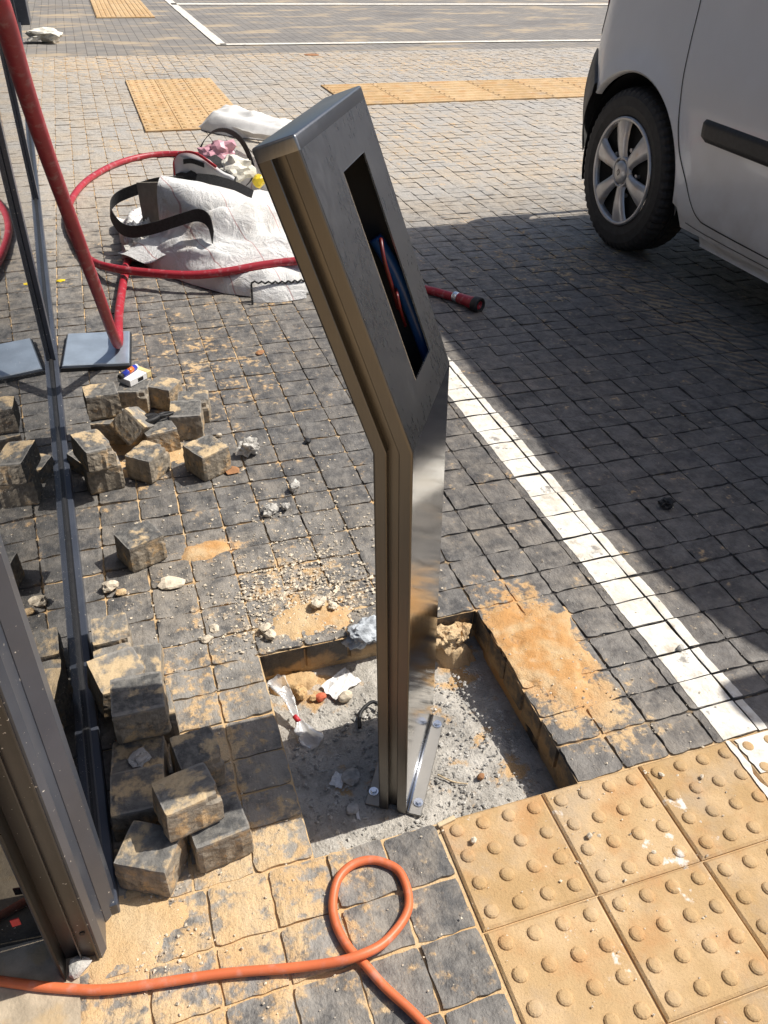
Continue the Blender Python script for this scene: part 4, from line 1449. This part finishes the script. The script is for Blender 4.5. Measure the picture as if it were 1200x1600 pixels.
ribbon('carry_strap', [(-.035, 3.10, .292), (-.13, 3.18, .275), (-.225, 3.22, .245), (-.325, 3.20, .215), (-.360, 3.12, .185), (-.335, 2.99, .155), (-.285, 2.89, .160), (-.20, 2.82, .190), (-.10, 2.785, .225), (-.02, 2.77, .245), (.02, 2.745, .225), (.025, 2.69, .175)], .058, M['webbing'], sackroot, so, (.15, -.3, 1))
ribbon('carry_strap', [(.085, 3.42, .29), (.10, 3.45, .36), (.16, 3.47, .415), (.23, 3.47, .42), (.29, 3.45, .38), (.32, 3.40, .31), (.32, 3.33, .25), (.28, 3.28, .22)], .05, M['webbing'], sackroot, so, (.2, -.9, .5))
ribbon('rim_strap', [(.02, 3.05, .318), (.09, 3.0, .318), (.17, 2.95, .300), (.235, 2.90, .272)], .05, M['webbing'], sackroot, so, (.35, .5, .6))
ribbon('mouth_seam', [(-.142, 2.984, .10), (-.152, 2.982, .18), (-.146, 2.990, .27), (-.12, 3.005, .318), (-.05, 3.01, .330)], .007, M['webbing'], sackroot, so, (1, 0, .2), .005)
# rubbish sticking out of the sack
bd = tag(box('board_offcut', -.075, .075, -.006, .006, -.11, .15, M['board'], None, .001), 'grey brown board offcut standing in the sack mouth', 'board')
bd.location = (-.178, 3.07, .155)
bd.rotation_euler = (R(-6), R(-10), R(-52))
wr = film('food_wrapper', [[(-.06, 3.34, .24), (-.045, 3.33, .33), (-.02, 3.33, .375)], [(.02, 3.26, .27), (.03, 3.25, .345), (.05, 3.26, .375)], [(.11, 3.15, .27), (.12, 3.13, .325), (.13, 3.14, .34)], [(.17, 3.06, .26), (.18, 3.05, .30), (.19, 3.06, .31)]], M['white'], None, Vector((0, 0, 0)), .02, 3.0)
wrapper = empty('food_wrapper', (.03, 3.25, .3))
wr.parent = wrapper
wr.name = 'wrapper_film'
wrapper.matrix_world = Matrix.Translation((.03, 3.25, .3))
wr.matrix_parent_inverse = wrapper.matrix_world.inverted()
tag(wrapper, 'white and red printed plastic wrapper on top of the sack rubbish', 'wrapper')
o = ribbon('red_band', [(-.048, 3.318, .27), (-.045, 3.312, .335), (-.012, 3.295, .372), (.05, 3.235, .378), (.12, 3.12, .344)], .014, M['red'], wrapper, Vector((.03, 3.25, .3)), (.3, -.5, .6), .003)
o = ribbon('dark_print', [(-.005, 3.285, .335), (.03, 3.245, .345), (.075, 3.19, .338)], .022, M['webbing'], wrapper, Vector((.03, 3.25, .3)), (.0, -.2, 1), .003)
stone('pink_film', 61, (.17, 3.40, .285), .082, M['pink'], 'crumpled pink plastic film in the sack mouth', 'plastic film', -.2, .62, .6, 3)
stone('white_rubbish_bag', 62, (.22, 3.28, .235), .075, M['cloth'], 'crumpled white bag beside the pink film', 'plastic bag', .2, .7, .6, 3)
stone('yellow_canister', 63, (.325, 3.22, .215), .036, M['yellow'], 'yellow plastic scrap poking from the sack', 'plastic scrap', .4, .9, .3, 2)
stone('black_liner', 64, (.10, 3.28, .18), .13, M['webbing'], 'black rubbish liner stuffed in the sack', 'plastic bag', .4, .55, .6, 3)
stone('clear_bottle', 65, (-.27, 3.07, .05), .075, M['clear'], 'crushed clear plastic bottle under the black strap', 'bottle', .9, .6, .5, 3)
stone('rope_scrap', 66, (-.26, 2.98, .0), .07, M['grey_stone'], 'grey rope end beside the sack mouth', 'rope', 1.0, .6, .8, 3)
# second sack lying further off
s2 = empty('empty_sack', (.75, 5.45, 0))
tag(s2, 'small white sack lying flat near the distant yellow tiles', 'sack')
v, f = [], []
NU2, NW2 = 46, 26
for j in range(NW2 + 1):
    for i in range(NU2 + 1):
        u, w = i / NU2, j / NW2
        cx, cy = .42 + .62 * u, 5.72 - .62 * u
        wd = .40 * (math.sin(math.pi * min(1, .12 + u * .9)) ** .5)
        d = (w - .5) * wd
        hz = (.16 - .07 * u) * max(0, 1 - (2 * w - 1) ** 2) ** .6 * min(1, u * 6 + .15) * (1 + .25 * mnoise.noise(Vector((u * 3, w * 4, 2))) - .3 * abs(mnoise.noise(Vector((u * 4, w * 7, 5)))))
        v.append((cx + d * .75 - .75, cy + d * .75 - 5.45, max(hz, .004)))
for j in range(NW2):
    for i in range(NU2):
        a = j * (NU2 + 1) + i
        f.append((a, a + 1, a + NU2 + 2, a + NU2 + 1))
mesh_obj('sack_body', v, f, M['plain_sack'], s2, True)
film('sack_hem', [[(.44, 5.62, .01), (.55, 5.36, .015), (.72, 5.10, .015), (.95, 4.9, .01)], [(.43, 5.60, .06), (.54, 5.33, .055), (.71, 5.07, .05), (.94, 4.88, .04)]], M['plain_sack'], s2, Vector((.75, 5.45, 0)), .02, 1.0)

# ------------------------------------------------------------------ white van
van = empty('delivery_van', (2.83, 1.13, .012))
tag(van, 'white panel van with black side moulding and silver wheel covers parked on the pavers', 'van')
VO = Vector((2.88, 1.2, 0))
XC, WY, WR, AR = 2.88, 2.715, .327, .415
FY = -.08
xs_tab = [(.18, 1.995), (.22, 1.978), (.28, 1.960), (.36, 1.950), (.48, 1.942), (.62, 1.936), (.76, 1.938), (.88, 1.950), (.98, 1.962), (1.10, 1.972), (1.30, 2.005), (1.55, 2.06), (1.72, 2.11), (1.80, 2.14)]
def smooth_interp(tab, x):
    for i in range(len(tab) - 1):
        if x <= tab[i + 1][0] or i == len(tab) - 2:
            (a, b), (c, d) = tab[i], tab[i + 1]
            m0 = (d - tab[max(i - 1, 0)][1]) / (c - tab[max(i - 1, 0)][0])
            e = tab[min(i + 2, len(tab) - 1)]
            m1 = (e[1] - b) / (e[0] - a)
            h = c - a
            t_ = max(0, min(1, (x - a) / h))
            return (2 * t_ ** 3 - 3 * t_ ** 2 + 1) * b + (t_ ** 3 - 2 * t_ ** 2 + t_) * h * m0 + (-2 * t_ ** 3 + 3 * t_ ** 2) * d + (t_ ** 3 - t_ ** 2) * h * m1
def inset_y(y):
    a = 0.0
    if y > 2.95:
        a += .075 * ((y - 2.95) / .25) ** 2.2
    if y < .3:
        a += .20 * ((.3 - y) / 1.25) ** 2.4
    return a
def flare(y, z):
    """wheel-arch lip stands a little proud"""
    q = 0.0
    for wy in (WY, FY):
        d = math.hypot(y - wy, z - WR)
        q = max(q, .016 * math.exp(-((d - AR) / .05) ** 2) if z > .3 else 0)
    return q
top_tab = [(-.97, .72), (-.90, .86), (-.70, .96), (-.40, 1.04), (-.22, 1.09), (.02, 1.36), (.24, 1.58), (.40, 1.71), (.56, 1.76), (1.6, 1.77), (2.6, 1.76), (3.05, 1.735), (3.16, 1.71), (3.20, 1.69)]
def xside(y, z):
    zt = smooth_interp(top_tab, y)
    x = smooth_interp(xs_tab, z) + inset_y(y) - flare(y, z)
    r = .10
    if zt - z < r:
        q = min(1, (r - (zt - z)) / r)
        x += r * .9 * (1 - math.sqrt(max(0, 1 - q * q)))
    return x
def zlow(y):
    z = .215
    if y < -.6:
        z = .25
    for wy in (WY, FY):
        d = abs(y - wy)
        if d < AR:
            z = max(z, WR + math.sqrt(AR * AR - d * d))
        elif d < AR + .03 and wy == WY and y < wy:
            z = max(z, .25 + (AR + .03 - d) * 2.0)
    if y > 3.02:
        z = interp([(3.02, .640), (3.05, .664), (3.09, .707), (3.13, .744), (3.16, .762), (3.22, .757)], y)
    return z
ys = sorted(set([round(q, 4) for q in
      [-.97, -.95, -.92, -.86, -.78, -.7, -.6] + [FY + AR * math.cos(a * math.pi / 26) for a in range(27)] +
      [FY - AR - .012, FY + AR + .012, .40, .48, .56, .64, .75, .9, 1.1, 1.3, 1.5, 1.7, 1.85, 2.0, 2.08, 2.15, 2.2, 2.24] +
      [WY + AR * math.cos(a * math.pi / 40) for a in range(41)] + [WY - AR - .010, WY - AR - .022, WY - AR - .034, 3.14, 3.15, 3.165, 3.18, 3.19, 3.2]]))
NS, NR = 34, 6
v, f = [], []
ring = None
for y in ys:
    zt = smooth_interp(top_tab, y)
    zl = zlow(y)
    half = []
    for k in range(NS + 1):
        z = zl + (zt - zl) * (k / NS)
        half.append((xside(y, z), z))
    xe = half[-1][0]
    for k in range(1, NR + 1):
        s_ = k / NR
        half.append((xe + (XC - xe) * s_, zt + .045 * math.sin(s_ * math.pi / 2)))
    full = half + [(2 * XC - a, b) for (a, b) in half[::-1][1:]]
    ring = len(full)
    v += [Vector((a, y, b)) - VO for (a, b) in full]
for i in range(len(ys) - 1):
    for k in range(ring - 1):
        f.append((i * ring + k, (i + 1) * ring + k, (i + 1) * ring + k + 1, i * ring + k + 1))
f.append(tuple(range(ring)))
f.append(tuple((len(ys) - 1) * ring + k for k in range(ring))[::-1])
body = mesh_obj('body', v, f, M['van'], van, True)
# arch return lips and liners
for wy in (WY, FY):
    for sgn in (0, 1):
        v, f = [], []
        n = 28
        for k in range(n + 1):
            a0_ = .24 if wy == WY else -.06
            a = math.pi * (a0_ + (1.06 - a0_) * k / n)
            yy, z0 = wy + AR * math.cos(a), WR + AR * math.sin(a)
            xo = xside(yy, max(z0, .22))
            for (dx, rr) in ((-.001, AR), (.006, AR - .008), (.03, AR - .010)):
                xx = xo + dx
                v.append(Vector((xx if sgn == 0 else 2 * XC - xx, wy + rr * math.cos(a), WR + rr * math.sin(a))) - VO)
        for k in range(n):
            for q in range(2):
                f.append((k * 3 + q, k * 3 + q + 1, (k + 1) * 3 + q + 1, (k + 1) * 3 + q))
        mesh_obj('arch_lip', v, f, M['van'], van, True)
        v, f = [], []
        for k in range(n + 1):
            a = math.pi * (-.10 + 1.20 * k / n)
            for xx in (1.975, 2.34):
                v.append(Vector((xx if sgn == 0 else 2 * XC - xx, wy + (AR - .006) * math.cos(a), WR + (AR - .006) * math.sin(a))) - VO)
        for k in range(n):
            f.append((2 * k, 2 * k + 1, 2 * k + 3, 2 * k + 2))
        f.append(tuple(2 * k + 1 for k in range(n + 1)))
        mesh_obj('wheel_arch_liner', v, f, M['arch'], van, True)
box('underbody', 2.34 - VO.x, 2 * XC - 2.34 - VO.x, -.7 - VO.y, 3.0 - VO.y, .23, .45, M['arch'], van)
box('underbody_side', 2.02 - VO.x, 2.3 - VO.x, .37 - VO.y, 2.27 - VO.y, .22, .40, M['arch'], van)
box('underbody_side', 2 * XC - 2.3 - VO.x, 2 * XC - 2.02 - VO.x, .37 - VO.y, 2.27 - VO.y, .22, .40, M['arch'], van)
def side_patch(name, outline_fn, y0, y1, ny, nz, off, mat, th=.0, parent=van, right=False):
    """a panel that follows the body side; outline_fn(y) -> (zlo, zhi)"""
    v, f = [], []
    for i in range(ny + 1):
        y = y0 + (y1 - y0) * i / ny
        a, b = outline_fn(y)
        for j in range(nz + 1):
            z = a + (b - a) * j / nz
            x = xside(y, z) - off * (1 if 0 < j < nz and 0 < i < ny else .0) + (.0 if 0 < j < nz and 0 < i < ny else .004)
            v.append(Vector((2 * XC - x if right else x, y, z)) - VO)
    for i in range(ny):
        for j in range(nz):
            f.append((i * (nz + 1) + j, i * (nz + 1) + j + 1, (i + 1) * (nz + 1) + j + 1, (i + 1) * (nz + 1) + j))
    return mesh_obj(name, v, f, mat, parent, True)
def mould(y):
    d = max(0, (2.225 - y))
    r = min(1, d / .03)
    lo, hi = .566 - .012 * min(1, d / 1.0), .655 - .016 * min(1, d / 1.0)
    m = (lo + hi) / 2
    k = math.sqrt(max(0, 1 - (1 - r) ** 2)) * .5 + .5 * r
    return (m - (m - lo) * max(.06, k) + .01 * (1 - r), m + (hi - m) * max(.06, k) + .02 * (1 - r))
for right in (False, True):
    side_patch('side_moulding', mould, 2.225, .95, 60, 6, .009, M['plastic'], right=right)
    side_patch('side_moulding', lambda y: (.556, .640), .925, .42, 20, 6, .013, M['plastic'], right=right)
    side_patch('side_window', lambda y: (1.10, min(1.60, smooth_interp(top_tab, y) - .16)), .22, .90, 16, 8, .003, M['glassdark'], right=right)
    side_patch('sill_trim', lambda y: (.172, .214), 2.14, .40, 12, 4, -.006, M['van'], right=right)
    side_patch('rear_trim', lambda y: (.80, 1.62), 3.168, 3.199, 4, 20, .004, M['plastic'], right=right)
def seam(name, pts, w=.0042):
    P = catmull([(p[0], p[1], 0) for p in pts], 10)
    v, f = [], []
    for i, p in enumerate(P):
        d = (P[min(i + 1, len(P) - 1)] - P[max(i - 1, 0)]).normalized()
        for s in (-1, 1):
            y, z = p.x - d.y * w * s, p.y + d.x * w * s
            v.append(Vector((xside(y, z) - .0012, y, z)) - VO)
    for i in range(len(P) - 1):
        f.append((2 * i, 2 * i + 1, 2 * i + 3, 2 * i + 2))
    return mesh_obj(name, v, f, M['black'], van, True)
seam('door_seam', [(2.44, 1.60), (2.44, 1.3), (2.437, 1.03), (2.416, .83), (2.388, .69), (2.325, .53), (2.250, .41), (2.20, .335), (2.139, .288), (2.05, .276), (1.68, .268), (1.3, .264), (.97, .262)], .0026)
seam('door_seam', [(.955, .27), (.955, .8), (.945, 1.2), (.90, 1.62)], .0026)
seam('sill_crease', [(2.225, .246), (2.05, .236), (1.5, .231), (.45, .230)], .0016)
# rear bumper, unpainted
v, f = [], []
bys = [3.020, 3.035, 3.05, 3.07, 3.09, 3.11, 3.13, 3.15, 3.17, 3.195, 3.22, 3.24, 3.255]
NB = 14
def bump_range(y):
    d = y - WY
    lo = .325
    if d < AR:
        lo = WR + math.sqrt(max(0, AR * AR - d * d)) - .004
    hi = interp([(3.02, .650), (3.05, .672), (3.09, .715), (3.13, .752), (3.16, .77), (3.22, .765), (3.26, .75)], y)
    return lo, max(hi, lo + .004)
for y in bys:
    lo, hi = bump_range(y)
    for k in range(NB + 1):
        z = lo + (hi - lo) * k / NB
        bul = .014 * math.sin(math.pi * min(1, max(0, (z - .33) / .45))) + .004
        x = smooth_interp(xs_tab, min(z, .9)) + inset_y(min(y, 3.2)) - flare(y, z) - bul * (1 if k < NB else .2) + interp([(3.19, 0), (3.22, .006), (3.24, .022), (3.256, .055)], y)
        v.append(Vector((x, y + .035 * max(0, math.sin(math.pi * (z - .33) / .45)) * ((y - 3.02) / .23) ** 2, z)) - VO)
for i in range(len(bys) - 1):
    for k in range(NB):
        a = i * (NB + 1) + k
        f.append((a, a + 1, a + NB + 2, a + NB + 1))
nb = len(v)
mir = [Vector((-p.x, p.y, p.z)) for p in v]
v += mir
f += [tuple(q + nb for q in fc[::-1]) for fc in f[:]]
la, lb = (len(bys) - 1) * (NB + 1), nb + (len(bys) - 1) * (NB + 1)
for k in range(NB):
    f.append((la + k, la + k + 1, lb + k + 1, lb + k))
mesh_obj('rear_bumper', v, f, M['bumper'], van, True)
box('bumper_core', 2.04 - VO.x, 3.72 - VO.x, 3.135 - VO.y, 3.20 - VO.y, .33, .74, M['arch'], van)
box('rear_window', 2.2 - VO.x, 3.56 - VO.x, 3.199 - VO.y, 3.206 - VO.y, 1.08, 1.55, M['glassdark'], van, .002)
for sx in (-1, 1):
    box('tail_lamp', sx * .80 - .05, sx * .80 + .05, 3.196 - VO.y, 3.212 - VO.y, .82, 1.25, M['lamp'], van, .006)
    box('headlamp', sx * .72 - .14, sx * .72 + .14, -.93 - VO.y, -.80 - VO.y, .66, .82, M['glassdark'], van, .03, 3)
    mr = box('mirror_housing', sx * 1.045 - .105, sx * 1.045 + .105, .08 - VO.y, .20 - VO.y, 1.10, 1.34, M['plastic'], van, .035, 3)
    box('mirror_arm', sx * .93 - .04, sx * .93 + .04, .12 - VO.y, .18 - VO.y, 1.08, 1.13, M['plastic'], van, .01)
box('front_bumper', -.80, .80, -1.0 - VO.y, -.86 - VO.y, .26, .58, M['plastic'], van, .05, 3)
# windscreen lying on the sloping front
v = [Vector((XC + sx * q, y, smooth_interp(top_tab, y) + .052)) - VO for (y, q) in ((-.14, .70), (.42, .60)) for sx in (-1, 1)]
mesh_obj('windscreen', v, [(0, 1, 3, 2)], M['glassdark'], van)
# wheels
def build_wheel():
    root = bpy.data.objects.new('wheel', None)
    # tyre with tread blocks
    prof = [(.218, -.085), (.232, -.097), (.266, -.104), (.304, -.102), (.326, -.093), (.335, -.080), (.340, -.06), (.3402, -.031), (.3325, -.030), (.3325, -.024), (.3405, -.023), (.3405, -.003), (.3325, -.002), (.3325, .004), (.3405, .005), (.340, .06), (.335, .078), (.326, .09), (.304, .1), (.22, .085)]
    seg = 168
    v, f = lathe_data(prof, seg, 'x')
    n = len(prof)
    v = [list(p) for p in v]
    for k in range(seg):
        if k % 3 == 0:
            for i in range(n):
                if 3 < i < 8 or 14 <= i < 18:
                    r0 = math.hypot(v[k * n + i][1], v[k * n + i][2])
                    s = (r0 - .008) / r0
                    v[k * n + i][1] *= s
                    v[k * n + i][2] *= s
    tyre = mesh_obj('tyre', v, f, M['tyre'], root)
    v, f = lathe_data([(.219, -.09), (.224, -.098), (.222, -.100), (.2, -.07), (.0, -.062)], 48, 'x')
    back = mesh_obj('wheel_disc', v, f, M['arch'], root, True)
    cover = None
    # cover: outer ring, six tapered spokes, hub cap
    v, f = lathe_data([(.205, -.080), (.206, -.094), (.211, -.103), (.219, -.106), (.2255, -.103), (.226, -.094)], 64, 'x')
    cover = mesh_obj('wheel_cover', v, f, M['silver'], root, True)
    for s in range(6):
        a = s * math.pi / 3 + .30
        v, f = [], []
        stn = [(.050, .030, -.096), (.080, .027, -.104), (.125, .034, -.108), (.175, .045, -.107), (.210, .055, -.102)]
        for (r_, hw, x_) in stn:
            for (t_, dx) in ((-1.0, .016), (-.86, .003), (-.35, .0), (.35, .0), (.86, .003), (1.0, .016)):
                yy, z_ = r_, t_ * hw
                v.append((x_ + dx, yy * math.cos(a) - z_ * math.sin(a), yy * math.sin(a) + z_ * math.cos(a)))
        for i in range(len(stn) - 1):
            for k in range(5):
                f.append((i * 6 + k, i * 6 + k + 1, (i + 1) * 6 + k + 1, (i + 1) * 6 + k))
        mesh_obj('spoke', v, f, M['silver'], cover, True)
    v, f = lathe_data([(.068, -.085), (.066, -.098), (.058, -.102), (.0555, -.098), (.0545, -.090)], 40, 'x')
    mesh_obj('hub_ring', v, f, M['silver'], cover, True)
    v, f = lathe_data([(.0550, -.089), (.0500, -.089), (.0495, -.098), (.042, -.106), (.02, -.110), (.0, -.111)], 40, 'x')
    hubc = mesh_obj('hub_cap', v, f, M['silver'], cover, True)
    # small diamond emblem
    v, f = [], []
    for (ky, kz) in ((1, 1), (.62, .70)):
        for (yy, z_) in ((.0, .016), (.0125, 0), (.0, -.016), (-.0125, 0)):
            v.append((-.1125, yy * ky, z_ * kz))
    for k in range(4):
        f.append((k, (k + 1) % 4, 4 + (k + 1) % 4, 4 + k))
    mesh_obj('emblem', v, f, M['plastic'], cover)
    for k in range(5):
        a = k * 2 * math.pi / 5 + .6
        bm = bmesh.new()
        bmesh.ops.create_cone(bm, cap_ends=True, segments=6, radius1=.010, radius2=.009, depth=.02, matrix=Matrix.Translation((-.075, .10 * math.cos(a), .10 * math.sin(a))) @ Matrix.Rotation(R(90), 4, 'Y'))
        bm_obj('wheel_nut', bm, M['silver'], back)
    return root
w0 = build_wheel()
C.objects.link(w0)
w0.parent = van
w0.location = Vector((2.035, WY, .331)) - VO
w0.scale = (1.0, 1.02, 1.02)
def copy_wheel(x, y, flip):
    c = w0.copy()
    C.objects.link(c)
    c.parent = van
    c.location = Vector((x, y, .331)) - VO
    c.scale = w0.scale
    c.rotation_euler = (0, 0, math.pi if flip else 0)
    for ch in w0.children:
        d = ch.copy()
        C.objects.link(d)
        d.parent = c
for (x, y, fl_) in ((2.052, FY, False), (2 * XC - 2.052, WY, True), (2 * XC - 2.052, FY, True)):
    copy_wheel(x, y, fl_)
S.cycles.caustics_reflective = False
S.cycles.caustics_refractive = False
